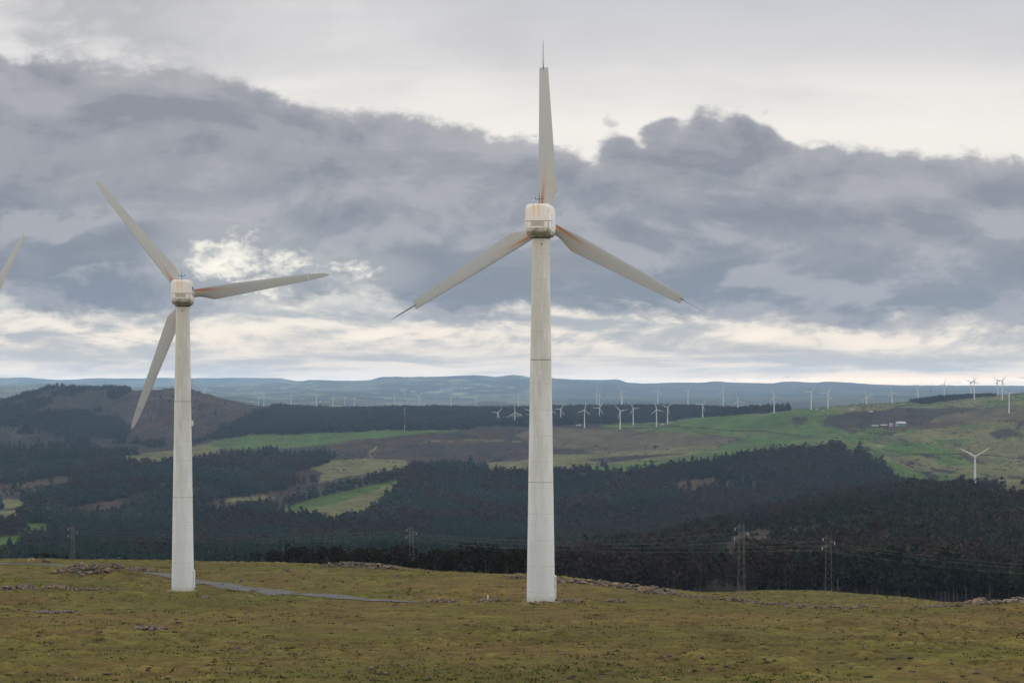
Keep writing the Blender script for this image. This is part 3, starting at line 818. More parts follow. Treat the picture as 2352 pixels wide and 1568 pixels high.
tube(V, F, (-0.36, -0.9, 36.72), (0.36, -0.9, 36.72), 0.026, 6); tube(V, F, (-0.35, -0.9, 36.70), (-0.35, -0.9, 36.92), 0.026, 6); tube(V, F, (0.35, -0.9, 36.70), (0.35, -0.9, 36.92), 0.026, 6)
box(V, F, -0.12, -1.0, 36.18, 0.14, -0.8, 36.27)
ME_sensor = mk('wind_sensor', V, F, M_dark)
V, F = [], []
lathe(V, F, [(0.0, 0.55), (0.3, 0.50), (0.52, 0.30), (0.60, 0.0), (0.58, -0.35), (0.45, -0.75), (0.0, -0.8)], 32, ax=1)
ME_hub = mk('hub', V, F, M_white, True)
V, F = [], []
box(V, F, 1.22, -0.36, 0.38, 1.41, 0.36, 2.45)
ME_door = mk('door', V, F, M_white, False, 0.06, 2)
V, F = [], []
box(V, F, 1.395, 0.22, 1.2, 1.44, 0.27, 1.45)
ME_handle = mk('handle', V, F, M_dark)
V, F = [], []
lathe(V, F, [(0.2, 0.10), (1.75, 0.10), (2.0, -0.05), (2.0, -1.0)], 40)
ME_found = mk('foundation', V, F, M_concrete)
V, F = [], []
box(V, F, tr(19.6) - 0.03, -0.2, 19.3, tr(19.6) + 0.2, 0.2, 19.9)
ME_jbox = mk('junction_box', V, F, M_white, False, 0.03, 2)
V, F = [], []
box(V, F, 1.10, -1.3, 34.15, 1.215, 1.0, 35.35)
ME_panel = mk('side_panel', V, F, plain('pale_blue_panel', (0.50, 0.54, 0.60), 0.5, 0.25, 2.5), False, 0.03, 2)
V, F = [], []
for k, (yy, zz, w, h) in enumerate([(-1.0, 35.2, .16, .34), (-0.7, 35.0, .1, .5), (-0.45, 35.25, .2, .12), (-0.45, 34.9, .2, .12), (-0.1, 35.0, .12, .5), (0.15, 35.15, .2, .3), (0.5, 35.0, .1, .5), (-0.9, 34.5, .14, .22), (-0.5, 34.45, .3, .1), (0.0, 34.5, .2, .24), (0.45, 34.45, .25, .1)]):
    box(V, F, 1.15, yy, zz, 1.20, yy + w, zz + h)
ME_letters = mk('lettering', V, F, M_blue)
V, F = [], []
lathe(V, F, [(0.0, -0.02), (0.075, 0.0), (0.075, 0.06), (0.0, 0.06)], 16, ax=1)
ME_port = mk('cable_port', V, F, M_dark)


def turbine(xp, Yd, yaw, phase, label, deployed, s=1.0, lettering=False, sink=0.08):
    X = (xp - CX) / FP * Yd
    z = float(gz(X, Yd)[0]) - sink
    t = thing('wind_turbine', label, 'wind turbine', (X, Yd, z), -R(yaw), 'old three-bladed turbines on the grassy ridge')
    tw = link('tower', ME_tower, t)
    tw.rotation_euler = (0, 0, R(yaw))
    for zz, h in ((10.97, 0.035), (22.1, 0.06)): link('flange_ring', ring(zz, tr(zz), h, 'flange_ring', M_flange), tw)
    d = link('door', ME_door, tw); link('handle', ME_handle, d).parent = tw
    if lettering: link('junction_box', ME_jbox, tw)
    p = link('cable_port', ME_port, tw); p.location = (0.05, -0.80, 32.65)
    link('yaw_bearing', ME_yaw, t)
    n = link('nacelle', ME_nac, t)
    link('vent_grille', ME_vent, n); link('cover_lip', ME_lip, n)
    link('wind_sensor', ME_sensor, t)
    if lettering: link('lettering', ME_letters, n)
    else: link('side_panel', ME_panel, n)
    h = link('hub', ME_hub, t); h.location = (0, 2.85, 34.75)
    for k in range(3):
        b = link('blade', ME_blade, t)
        b.matrix_local = Matrix.Translation((0, 2.85, 34.75)) @ Matrix.Rotation(-R(phase - 90 + 120 * k), 4, 'Y') @ Matrix.Scale(1.02 * s, 4)
        if deployed:
            link('blade_tip', ME_brake, b); link('tip_shaft', ME_shaft, b)
        else: link('blade_tip', ME_tip, b)
    return t


t1 = turbine(1242.2, 182.0, 9.9, 90.0, 'large white turbine in the middle, rusty blade roots, thin blade tips turned edge-on', True)
link('foundation', ME_found, t1)  # earthy ring added under this tower to stand in for contact shade
t2 = turbine(419.8, 232.6, -2.2, 7.4, 'white turbine beside the asphalt track with two orange rust streaks on its nacelle', False, 1.0, True)
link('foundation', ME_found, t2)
turbine(-114.0, 251.0, 39.0, 48.0, 'turbine mostly cut off by the left frame edge, only one blade showing', False, 1.0, False, 4.7)

# ------------------------------------------------------------------ distant turbines
M_far = plain('pale_grey_paint', (0.58, 0.585, 0.58), 0.5, 0.1, 1)
V, F = [], []
lathe(V, F, [(1.5, 0), (1.3, 0.06), (0.8, 1.0)], 14)
MF_tower = mk('tower', V, F, M_far, True)
V, F = [], []
box(V, F, -1.15, -1.9, -1.4, 1.15, 2.0, 1.5)
MF_nac = mk('nacelle', V, F, M_far, False, 0.3, 2)
MF_blade = mk('blade', *airfoil_loft([BL[k] for k in (0, 2, 4, 6, 8, 9)] + [(16.7, -0.5, -0.1, 0.08, 0, 0, 0)], 10), M_far, True)
MF_hub = mk('hub', *(lambda V, F: (lathe(V, F, [(0, .5), (0.6, 0), (0.5, -0.8)], 12, ax=1), (V, F))[1])([], []), M_white, True)


def far_turbine(x, y, Rp, phase, Yd, label, group, yaw=9.0):
    s = Rp * Yd / FP / 16.7
    X = (x - CX) / FP * Yd; hz = (HY - y) / FP * Yd
    g = float(gz(X, Yd)[0]) - 0.4
    if hz - g < 20 * s: g = hz - 20 * s
    t = thing('wind_turbine', label, 'wind turbine', (X, Yd, g), -R(yaw), group)
    H = hz - g
    tw = link('tower', MF_tower, t); tw.scale = (s, s, H - 1.2 * s)
    nc = link('nacelle', MF_nac, t); nc.location = (0, 0, H); nc.scale = (s, s, s)
    hb = link('hub', MF_hub, t); hb.location = (0, 2.85 * s, H); hb.scale = (s, s, s)
    for k in range(3):
        b = link('blade', MF_blade, t)
        b.matrix_local = Matrix.Translation((0, 2.85 * s, H)) @ Matrix.Rotation(-R(phase - 90 + 120 * k), 4, 'Y') @ Matrix.Scale(s, 4)
    return t


GA = 'small white turbines on the far green plateau'
GB = 'hazy turbines beyond the dark plateau forest'
GC = 'faint turbines in a row below the blue mountains'
TB = [
    (2239.5, 1048, 38.4, 30, 1935, 'lone white turbine at the wood edge below the green hillside, two blades raised', GA),
    (1143.2, 948, 16.0, 50, 4750, 'white turbine in front of dark forest, first one left of the big central tower', GA),
    (1182.6, 946.5, 16.6, 96, 4600, 'white turbine just left of the big central tower with one blade straight up', GA),
    (1219.8, 943.8, 17.0, 164, 4600, 'turbine hidden by the central tower except a blade reaching out to the left', GA),
    (1263.8, 941.6, 17.0, -31, 4600, 'turbine hidden by the central tower except a blade reaching down to the right', GA),
    (1287.8, 939.3, 16.6, 57, 4640, 'white turbine just right of the big central tower with one blade level to the left', GA),
    (1342.5, 941.4, 18.0, 80, 4250, 'white turbine beside two small white huts on the brown moor edge', GA),
    (1376.9, 936.4, 16.8, 59, 4600, 'white turbine in front of dark forest, standing second right of the two white huts', GA),
    (1424.4, 943.7, 18.1, 13, 4210, 'white turbine on the near edge of the brown moor, one blade hanging beside its tower', GA),
    (1454.4, 937.6, 16.8, 0, 4520, 'white turbine at the green field edge with one blade level to the right', GA),
    (1507.9, 940.2, 18.1, 102, 4210, 'white turbine left of the lone white hut on the green field edge', GA),
    (1533.5, 934.9, 16.0, 42, 4600, 'white turbine on the green slope right of the lone white hut, two blades raised', GA),
    (1613.8, 929.5, 16.2, 49, 4730, 'white turbine alone on the rising green slope before the forest', GA),
    (1695, 920, 16.8, 101, 4600, 'white turbine on the green slope before the last dark trees of the forest', GA),
    (1778, 909.5, 18.0, -13, 4250, 'white turbine where the forest ends and the green ridge begins', GA),
    (1863, 900.7, 18.0, 54, 4200, 'left one of two neighbouring white turbines on the green ridge beside small huts', GA),
    (1901.7, 902, 18.0, 60, 4200, 'right one of two neighbouring white turbines on the green ridge beside small huts', GA),
    (1990.6, 909, 16.3, 112, 4900, 'shorter looking turbine with its foot hidden by the green ridge, left of its twin', GA),
    (2049, 902, 16.3, 105, 4900, 'turbine with its foot hidden behind the green ridge, left of the thin mast', GA),
    (2108.6, 890, 17.0, 134, 4850, 'turbine just left of the thin dark mast at the end of the ridge scrub', GA),
    (2168.7, 882.5, 16.5, 70, 4800, 'turbine standing behind the dark ridge scrub right of the thin mast', GA),
    (2229.5, 877.7, 17.0, 30, 4900, 'left and farther one of the first crossing pair of turbines on the right ridge', GA),
    (2237.7, 875.7, 17.5, 92, 4500, 'nearer one of the first crossing pair on the right ridge, one blade straight up', GA),
    (2291.3, 875.2, 16.8, 130, 4900, 'left and farther one of the second crossing pair of turbines on the right ridge', GA),
    (2302, 874, 17.5, 52, 4350, 'nearer one of the second crossing pair of turbines on the right ridge', GA),
    (2317.8, 904, 19.0, 30, 3860, 'lower turbine on the brown moor at the right edge, two blades raised like a V', GA),
    (2356, 869, 18.0, 172, 4300, 'turbine cut off by the right frame edge with one blade level to the left', GA),
    (1511, 895.9, 17.5, 67, 7200, 'hazy turbine rising behind the forest above the lone white hut', GB),
    (1580, 895.9, 17.0, 62, 7200, 'hazy turbine behind the forest, second from the right in its hazy row', GB),
    (1661.3, 897.6, 17.0, 90, 7200, 'hazy turbine behind the forest, last on the right of its hazy row', GB),
    (1427.3, 898, 15.0, 0, 7300, 'taller one of a tight hazy pair of turbines behind the forest', GB),
    (1429.5, 907.4, 13.0, -20, 7300, 'shorter one of a tight hazy pair of turbines behind the forest', GB),
    (1370.2, 901.1, 14.0, 80, 7300, 'taller left one of an open hazy pair of turbines behind the forest', GB),
    (1376.3, 906.8, 15.0, 74, 7300, 'shorter right one of an open hazy pair of turbines behind the forest', GB),
    (1190.4, 910.9, 12.5, 88, 7000, 'hazy turbine behind the forest just left of the big central tower', GB),
    (356.6, 882.4, 12.8, 35, 5950, 'small turbine on the crest of the brown rocky hill, two blades raised', GB),
    (471.6, 892.4, 10.5, 125, 8200, 'faint turbine seen past the rocky hill, right of the red masts', GB),
    (237.7, 898, 10.0, 81, 8200, 'very faint turbine behind the left hill crest', GB),
    (593, 910.7, 10.0, 40, 7000, 'first and faintest of the row of turbines right of the rocky hill', GC),
    (606, 904, 11.0, 95, 7000, 'second of the row of turbines right of the rocky hill', GC),
    (668.6, 907, 12.5, 60, 6900, 'turbine in the faint row standing above small round trees', GC),
    (727, 910.7, 11.8, 12, 6700, 'turbine standing where the forest edge begins in the faint row', GC),
    (764.9, 915, 10.8, 85, 6700, 'left one of three close turbines in the forest gap', GC),
    (791.7, 913.3, 10.8, 30, 6700, 'middle one of three close turbines in the forest gap', GC),
    (813.7, 913.3, 10.8, 70, 6700, 'right one of three close turbines in the forest gap', GC),
    (906, 909.5, 10.8, 20, 6900, 'faint turbine behind the forest just left of the guyed mast', GC),
    (962.8, 909, 11.5, 50, 7000, 'faint turbine behind the forest just right of the guyed mast', GC),
    (1035.9, 912, 11.0, 10, 7000, 'faint turbine behind the tall trees, second right of the guyed mast', GC),
    (1093, 914.5, 10.5, 55, 7000, 'last faint turbine of the row, before the forest dips', GC),
]
for row in TB: far_turbine(*row)

# hair-thin turbines on the horizon
V, F = [], []
tube(V, F, (0, 0, -8), (0, 0, 34), 1.2, 5, 0.8)
for a in (90, 210, 330):
    tube(V, F, (0, 2, 34), (16 * math.cos(R(a)), 2, 34 + 16 * math.sin(R(a))), 0.7, 4, 0.3)
box(V, F, -1.2, -2, 33, 1.2, 2, 35.5)
ME_tiny = mk('wind_turbine', V, F, plain('grey_white', (0.5, 0.5, 0.5), 0.6, 0.1))
zz_ = [1835, 1866, 1878, 1931] + [1764 + z * 0.2502 for z in (25, 145, 180, 248, 280, 350, 362, 462, 587, 665, 686, 805, 825, 908, 950, 1010, 1095, 1125, 1235, 1290, 1410, 1510, 1755)]
for k, x in enumerate(zz_):
    if k < 3: x = [1280 + z / 3.672 for z in (2040, 2155, 2258)][k] / 1.0884
    Yd = 26000 - rnd.uniform(0, 500)
    X = (x - CX) / FP * Yd
    t = thing('wind_turbine', 'hair-thin turbine in the long line on the horizon ridge', 'wind turbine', (X, Yd, float(gz(X, Yd)[0]) - 2), rnd.uniform(-1, 1), 'line of tiny turbines on the horizon', ME_tiny)
    sz = rnd.uniform(1.3, 1.9)
    t.scale = (sz, sz, sz)


# ------------------------------------------------------------------ masts
def mast(x, ytop, ybase, Yd, w, label, bands, n_sec=10):
    X = (x - CX) / FP * Yd; g = float(gz(X, Yd)[0]) - 0.5; top = (HY - ytop) / FP * Yd
    t = thing('radio_mast', label, 'mast', (X, Yd, g))
    H = top - g
    groups = {}
    for k in range(n_sec):
        z0, z1 = H * k / n_sec, H * (k + 1) / n_sec
        V, F = groups.setdefault(bands[k % len(bands)].name, ([], [], bands[k % len(bands)]))[:2]
        for a in range(3):
            p = (w * math.cos(a * 2.094), w * math.sin(a * 2.094)); q = (w * math.cos((a + 1) * 2.094), w * math.sin((a + 1) * 2.094))
            tube(V, F, (*p, z0), (*p, z1), w * 0.28, 4); tube(V, F, (*p, z0), (*q, z1), w * 0.2, 4)
    for V, F, mm in groups.values(): link('lattice', mk('lattice', V, F, mm), t)
    return t


M_redp = plain('faded_red_paint', (0.26, 0.07, 0.05), 0.7, 0.2)
mast(441.5, 873, 905, 5900, 1.3, 'left red and white lattice mast on the rocky hill crest', [M_white, M_redp], 8)
mast(445, 881, 905, 5900, 1.1, 'shorter right red and white mast on the rocky hill crest', [M_redp, M_white], 6)
mast(929.5, 897, 992, 4300, 0.45, 'tall thin guyed mast in red and white bands on the green strip', [M_white, M_redp], 5)
mast(2138.6, 889, 918, 4700, 0.5, 'thin dark mast at the end of the ridge scrub', [M_dark], 6)


# ------------------------------------------------------------------ pylons and wires
def pylon(xp, Yd, ytop, w, label, arms):
    X = (xp - CX) / FP * Yd; g = float(gz(X, Yd)[0]) - 0.1; H = (HY - ytop) / FP * Yd - g
    t = thing('lattice_pylon', label, 'pylon', (X, Yd, g), rnd.uniform(-.25, .25), 'lattice pylons of the power line')
    V, F = [], []
    n = max(6, int(H / 0.9))
    wd = lambda z: w * (1.0 - 0.30 * z / H)
    for k in range(n):
        z0, z1 = H * k / n, H * (k + 1) / n
        for a in range(4):
            c4 = [(-1, -1), (1, -1), (1, 1), (-1, 1)]
            p, q = c4[a], c4[(a + 1) % 4]; a0, a1 = wd(z0) / 2, wd(z1) / 2
            tube(V, F, (p[0] * a0, p[1] * a0, z0), (p[0] * a1, p[1] * a1, z1), 0.022, 4)
            u, v = (p, q) if k % 2 else (q, p)
            tube(V, F, (u[0] * a0, u[1] * a0, z0), (v[0] * a1, v[1] * a1, z1), 0.012, 4)
    link('tower_frame', mk('tower_frame', V, F, M_steel), t)
    ends = []
    for z, s, L in arms:
        V, F = [], []
        tube(V, F, (0, 0, H - z), (s * L, 0, H - z), 0.04, 4); tube(V, F, (0, 0, H - z + 0.35), (s * L, 0, H - z), 0.03, 4)
        am = link('cross_arm', mk('cross_arm', V, F, M_steel), t)
        V, F = [], []
        lathe(V, F, [(0.02, 0.0), (0.06, -0.05), (0.03, -0.12), (0.06, -0.18), (0.03, -0.25), (0.06, -0.31), (0.03, -0.38), (0.02, -0.42)], 8)
        V = [(v[0] + s * L, v[1], v[2] + H - z) for v in V]
        link('insulator', mk('insulator', V, F, M_white), am)
        c_, s_ = math.cos(t.rotation_euler.z), math.sin(t.rotation_euler.z)
        ends.append(Vector((X + s * L * c_, Yd + s * L * s_, g + H - z - 0.42)))
    return ends


AR = [(0.55, -1, 1.0), (1.25, 1, 1.0), (1.95, -1, 1.05)]
e4 = pylon(167, 420, 1207, 0.7, 'left-hand pylon half hidden beyond the rocky mound and the track', AR)
e3 = pylon(945, 400, 1208, 0.9, 'pylon beside the long stone heap, seen against dark trees', AR)
e1 = pylon(1703, 300, 1203, 1.0, 'tall pylon just beyond the tumbled wall, right of the big tower', AR)
e2 = pylon(1903, 275, 1227, 0.95, 'pylon farthest right, standing in the pale grass field', [(0.5, -1, .75), (1.0, 1, .85), (1.7, -1, .85)])
M_wire = plain('aluminium_wire', (0.22, 0.22, 0.215), 0.5, 0.1)


def wire(a, b, sag):
    V, F = [], []
    n = 48; o0 = None
    d = (b - a).normalized(); s = d.cross(Vector((0, 0, 1))).normalized(); u = s.cross(d)
    for i in range(n + 1):
        q = i / n; p = a.lerp(b, q) - Vector((0, 0, sag * 4 * q * (1 - q))) - a
        for k in range(4):
            w = p + (s * math.cos(k * math.pi / 2) + u * math.sin(k * math.pi / 2)) * 0.0075; V.append(w[:])
        if i:
            for k in range(4): F.append(((i - 1) * 4 + k, (i - 1) * 4 + (k + 1) % 4, i * 4 + (k + 1) % 4, i * 4 + k))
    thing('power_line', 'thin grey wire of the power line crossing before the dark woods', 'power line', a, 0, 'wires of the power line', mk('power_line', V, F, M_wire))


def wp(x, y, Y): return Vector(((x - CX) / FP * Y, Y, (HY - y) / FP * Y))


for i in range(3):
    wire(e4[i], e3[i], 0.9)
    wire(e3[i], e1[i] + Vector((0, 0, -0.3)), 1.6)
    wire(wp(-120, 1200 + 9 * i, 430), e4[i], 0.3)
    wire(e3[i] + Vector((.1, 0, -0.5)), e2[i], 1.1)
    wire(e2[i], wp(2480, 1300 + 11 * i, 330), 0.7)
    wire(e1[i], e2[i] + Vector((0, 0, -.2)), 0.5)

# ------------------------------------------------------------------ rocks
M_rock, b_, _ = newmat('lichen_rock')
oc = objco()
c_ = mix(sstep(0.40, 0.62, noise(oc, 2.6, 6, 0.65)), (0.055, 0.042, 0.031), (0.15, 0.122, 0.10))
c_ = mix(sstep(0.58, 0.70, noise(oc, 5.5, 5, 0.6)), c_, (0.40, 0.385, 0.36))
c_ = mix(sstep(0.60, 0.70, noise(oc, 1.7, 4, 0.6)), c_, (0.10, 0.085, 0.035))
lk(c_, b_.inputs['Base Color']); b_.inputs['Roughness'].default_value = 0.9
M_brownrock, b_, _ = newmat('rusty_brown_rock')
oc = objco()
c_ = mix(sstep(0.40, 0.62, noise(oc, 2.6, 6, 0.65)), (0.085, 0.060, 0.040), (0.24, 0.165, 0.105))
c_ = mix(sstep(0.62, 0.72, noise(oc, 5.5, 5, 0.6)), c_, (0.38, 0.33, 0.28))
lk(c_, b_.inputs['Base Color']); b_.inputs['Roughness'].default_value = 0.9


def rock_geo(seed, sub=2, flat=0.65):
    bm = bmesh.new(); bmesh.ops.create_icosphere(bm, subdivisions=sub, radius=0.5)
    r = random.Random(seed)
    pl = [(Vector((r.uniform(-1, 1), r.uniform(-1, 1), r.uniform(-1, 1))).normalized(), r.uniform(0.22, 0.42)) for _ in range(9)]
    for v in bm.verts:
        for nrm, d in pl:
            k = v.co.dot(nrm)
            if k > d: v.co -= nrm * (k - d)
        v.co += Vector((r.uniform(-1, 1), r.uniform(-1, 1), r.uniform(-1, 1))) * 0.025
        v.co.z *= flat
    V = np.array([v.co[:] for v in bm.verts]); F = np.array([[v.index for v in f.verts] for f in bm.faces])
    bm.free()
    return V, F


RG = [rock_geo(k, 2, rnd.uniform(0.5, 0.85)) for k in range(8)]
ME_rock = [mesh_np('rock', v * 1.25, f, None, M_rock) for v, f in RG]
ME_brock = [mesh_np('rock', v * 1.25, f, None, M_brownrock) for v, f in RG[:4]]
rub = []                                                   # small rubble, gathered into one object
rubble_at = []


def put_rock(p, size, label, group, brown=False, tall=1.0):
    t = thing('rock', label, 'rock', (p[0], p[1], p[2] + size * 0.12), rnd.uniform(0, 6.28), group, rnd.choice(ME_brock if brown else ME_rock))
    t.rotation_euler = (rnd.uniform(-.35, .35), rnd.uniform(-.35, .35), rnd.uniform(0, 6.28))
    t.scale = (size * rnd.uniform(.9, 1.4), size * rnd.uniform(.8, 1.2), size * rnd.uniform(.7, 1.1) * tall)


def heap(path, n_big, n_small, s0, s1, spread, label, group, brown=False, hump=0.0):
    pts = [spot(x, y, 80, 450) for x, y in path]
    L = [0]
    for a, b in zip(pts[:-1], pts[1:]): L.append(L[-1] + (b - a).length)

    def along(q):
        q *= L[-1]
        for k in range(len(pts) - 1):
            if q <= L[k + 1]:
                return pts[k].lerp(pts[k + 1], (q - L[k]) / max(1e-6, L[k + 1] - L[k]))
        return pts[-1]
    for k in range(n_big + n_small):
        p = along(rnd.random()); gx, gy = rnd.gauss(0, spread), rnd.gauss(0, spread)
        x, y = p.x + gx, p.y + gy; z = float(gz(x, y)[0])
        lift = hump * math.exp(-(gx * gx + gy * gy) / (spread * spread * 1.2 + 1e-6)) * rnd.random()
        if k < n_big: put_rock((x, y, z + lift * .7), rnd.uniform(s0, s1) * 1.3, label, group, brown or rnd.random() < 0.35)
        else: rubble_at.append((x, y, z + lift, rnd.uniform(0.16, 0.42)))


heap([(150, 1310), (190, 1306), (232, 1312)], 34, 170, 0.35, 0.8, 1.1, 'mossy stone in the big heap on the low mound beside the track', 'stones of the heap on the mound', False, 0.5)
heap([(215, 1302), (260, 1308), (300, 1306), (340, 1314)], 30, 150, 0.3, 0.65, 1.0, 'mossy stone in the big heap on the low mound beside the track', 'stones of the heap on the mound', False, 0.4)
heap([(12, 1353), (75, 1351)], 22, 60, 0.3, 0.75, 0.5, 'pale stone in the left end of the broken wall line near the frame edge', 'stones of the broken wall on the left', False, 0.35)
heap([(110, 1350), (130, 1349), (150, 1353)], 12, 30, 0.3, 0.7, 0.5, 'pale stone in the left end of the broken wall line near the frame edge', 'stones of the broken wall on the left', False, 0.4)
heap([(150, 1354), (220, 1355), (275, 1356)], 14, 90, 0.25, 0.5, 0.45, 'pale stone in the left end of the broken wall line near the frame edge', 'stones of the broken wall on the left', False, 0.15)
heap([(755, 1301), (800, 1298), (850, 1301), (905, 1307)], 44, 170, 0.35, 0.75, 1.2, 'stone in the long crest heap left of the pylon among dark trees', 'stones of the heap on the crest', False, 0.5)
heap([(1170, 1326), (1212, 1328)], 10, 40, 0.3, 0.6, 0.4, 'stone in the tumbled wall right behind the big tower', 'stones of the tumbled wall', False, 0.3)
heap([(1284, 1334), (1340, 1340), (1400, 1346), (1470, 1354), (1540, 1361)], 56, 330, 0.35, 0.8, 0.8, 'stone in the tumbled wall right behind the big tower', 'stones of the tumbled wall', False, 0.5)
heap([(1480, 1360), (1520, 1362), (1552, 1366)], 12, 60, 0.3, 0.6, 0.5, 'stone in the tumbled wall right behind the big tower', 'stones of the tumbled wall', False, 0.3)
heap([(1590, 1370), (1680, 1377), (1730, 1384), (1800, 1389)], 20, 260, 0.25, 0.5, 0.8, 'low grey stone in the end of the tumbled wall before the pylons', 'stones at the low end of the tumbled wall', False, 0.25)
heap([(1800, 1391), (1900, 1394), (1985, 1393)], 6, 120, 0.2, 0.4, 0.7, 'low grey stone in the end of the tumbled wall before the pylons', 'stones at the low end of the tumbled wall', False, 0.1)
heap([(2100, 1394), (2170, 1394), (2215, 1390)], 8, 70, 0.25, 0.5, 0.5, 'pale boulder in the wall line at the right frame edge', 'boulders of the wall at the right', False, 0.1)
heap([(2215, 1388), (2260, 1387), (2300, 1384), (2352, 1381)], 24, 60, 0.4, 0.95, 0.5, 'pale boulder in the wall line at the right frame edge', 'boulders of the wall at the right', False, 0.3)
heap([(1224, 1386), (1250, 1387)], 6, 14, 0.3, 0.5, 0.25, 'brown stone piled against the foot of the big tower', 'brown stones at the big tower', True, 0.15)
heap([(1283, 1381), (1300, 1380), (1340, 1382)], 9, 50, 0.25, 0.5, 0.35, 'brown stone piled against the foot of the big tower', 'brown stones at the big tower', True, 0.15)
heap([(1395, 1381), (1425, 1381)], 6, 40, 0.3, 0.5, 0.3, 'brown stone in a small patch right of the big tower', 'brown stones right of the big tower', True, 0.15)
heap([(985, 1380), (1045, 1382)], 10, 60, 0.25, 0.5, 0.35, 'brown stone in a small patch at the end of the track', 'brown stones at the end of the track', True, 0.15)
heap([(1108, 1380), (1145, 1381)], 6, 30, 0.25, 0.45, 0.3, 'dark stone beside the short white post', 'dark stones beside the white post', True, 0.15)
heap([(322, 1443), (355, 1446)], 6, 30, 0.25, 0.5, 0.4, 'stone half sunk in the grass of the near left field', 'sunken stones in the near left field', False, 0.1)
heap([(95, 1405), (150, 1407)], 5, 50, 0.2, 0.4, 0.5, 'stone half sunk in the grass of the near left field', 'sunken stones in the near left field', False, 0.1)
for x, y, s, l in [(70.5, 1291, 1.9, 'tall tan pointed stone standing by the track before dark shrubs'), (106, 1290, 1.5, 'pale boulder right of the tan pointed stone'),
                   (137, 1345, 1.0, 'white upright stone on the broken wall at the left'), (660, 1311, 0.9, 'dark rock alone in the grass left of the crest heap'),
                   (708, 1300, 0.6, 'small rock on the crest between track and heap'), (912, 1325, 0.7, 'small pale rock in the grass below the crest heap'),
                   (556, 1334, 0.9, 'dark rock just beyond the asphalt track'), (471, 1372, 0.9, 'brown rock near the foot of the turbine by the track'),
                   (573, 1371, 0.8, 'brown rock on the near verge of the track'), (408, 1430, 0.55, 'pale flat rock in the near left field'),
                   (1590, 1463, .3, 'small white stone in the middle of the right field'), (1985, 1485, .35, 'flat white stone in the near right field'),
                   (2305, 1399, .5, 'white stone just below the wall at the right edge'), (2290, 1488, .4, 'pale stone low in the right field'), (1788, 1425, .4, 'pale stone beside dark tussocks in the right field')]:
    p = spot(x, y, 80, 450); put_rock(p, s * 0.75, l, None, s in (0.8, 1.9), 1.5 if 'tall' in l or 'upright' in l else 1.0)
for k in range(260):
    x = rnd.uniform(-20, 2380); y = rnd.uniform(1385, 1560) if k % 3 else rnd.uniform(1300, 1390)
    p = spot(x, y, 80, 440); rubble_at.append((p.x, p.y, p.z, rnd.uniform(0.08, 0.24)))
Vs, Fs, o = [], [], 0
LO = [rock_geo(20 + k, 1, 0.7) for k in range(5)]
for x, y, z, s in rubble_at:
    v, f = LO[rnd.randrange(5)]; a = rnd.uniform(0, 6.28); ca, sa = math.cos(a), math.sin(a)
    w = v * s * 1.6 * np.array([rnd.uniform(.8, 1.5), rnd.uniform(.8, 1.3), rnd.uniform(.6, 1.1)])
    w = np.stack([w[:, 0] * ca - w[:, 1] * sa + x, w[:, 0] * sa + w[:, 1] * ca + y, w[:, 2] + z + s * 0.1], 1)
    Vs.append(w); Fs.append(f + o); o += len(v)
link('rubble', mesh_np('rubble', np.concatenate(Vs), np.concatenate(Fs), None, M_rock), kind='stuff', label='small grey rubble stones strewn along the tumbled walls and over the grass')

# short white post
V, F = [], []
box(V, F, -.05, -.05, -.2, .05, .05, .50); box(V, F, -.065, -.065, .50, .065, .065, .55)
p = spot(1120.5, 1380, 100, 300)
thing('marker_post', 'short white marker post in the grass left of the big tower', 'post', p, 0.2, None, mk('marker_post', V, F, M_white))

# ------------------------------------------------------------------ grass, tussocks and soil clods of the meadow
M_grass, b_, _ = newmat('grass_blades')
lk(mix(1.0, attr(), gray(noise(objco(), 0.8, 4, 0.6) * 0.9 + 0.55), 'MULTIPLY'), b_.inputs['Base Color'])
b_.inputs['Roughness'].default_value = 0.9; b_.inputs['Specular IOR Level'].default_value = 0.1
NT = 20000
uu = rng.random(NT)
Yt = 80 * (460 / 80) ** (uu ** 1.15)
xt = rng.uniform(-120, 2470, NT)
Xt = (xt - CX) / FP * Yt
keep = fbm(Xt / 9, Yt / 11, 3, 101) + rng.random(NT) * 0.5 > 0.72
Xt, Yt = Xt[keep], Yt[keep]; Zt = gz(Xt, Yt)
vis = shown(Xt, Yt, Zt + 0.25); Xt, Yt, Zt = Xt[vis], Yt[vis], Zt[vis]
n = len(Xt); B = 9
sz = rng.uniform(0.10, 0.26, n) * (0.8 + Yt / 300)
ang = rng.random((n, B)) * 2 * np.pi; rad = rng.random((n, B)) * sz[:, None] * 1.4
bx = Xt[:, None] + np.cos(ang) * rad; by = Yt[:, None] + np.sin(ang) * rad
ht = sz[:, None] * rng.uniform(0.25, 0.6, (n, B)); lean = rng.normal(0, 0.45, (n, B, 2)) * ht[..., None]
wd = sz[:, None] * rng.uniform(0.12, 0.30, (n, B)); th = rng.random((n, B)) * 2 * np.pi
z0 = np.broadcast_to(Zt[:, None] - 0.03, bx.shape)
A = np.stack([bx - np.cos(th) * wd, by - np.sin(th) * wd, z0], -1); Bq = np.stack([bx + np.cos(th) * wd, by + np.sin(th) * wd, z0], -1)
T = np.stack([bx + lean[..., 0], by + lean[..., 1], z0 + ht], -1)
V = np.stack([A, Bq, T], 2).reshape(-1, 3)
tint = rng.random(n)[:, None]; ty = np.clip(fbm(Xt / 12, Yt / 14, 3, 102) * 2 - 0.5, 0, 1)[:, None]
C = (np.array((0.130, 0.100, 0.040)) * (1 - ty) + np.array((0.090, 0.105, 0.028)) * ty) * np.where(tint < 0.62, 1.15 + 0.5 * tint, 0.42)
C = np.repeat(C, B * 3, 0)
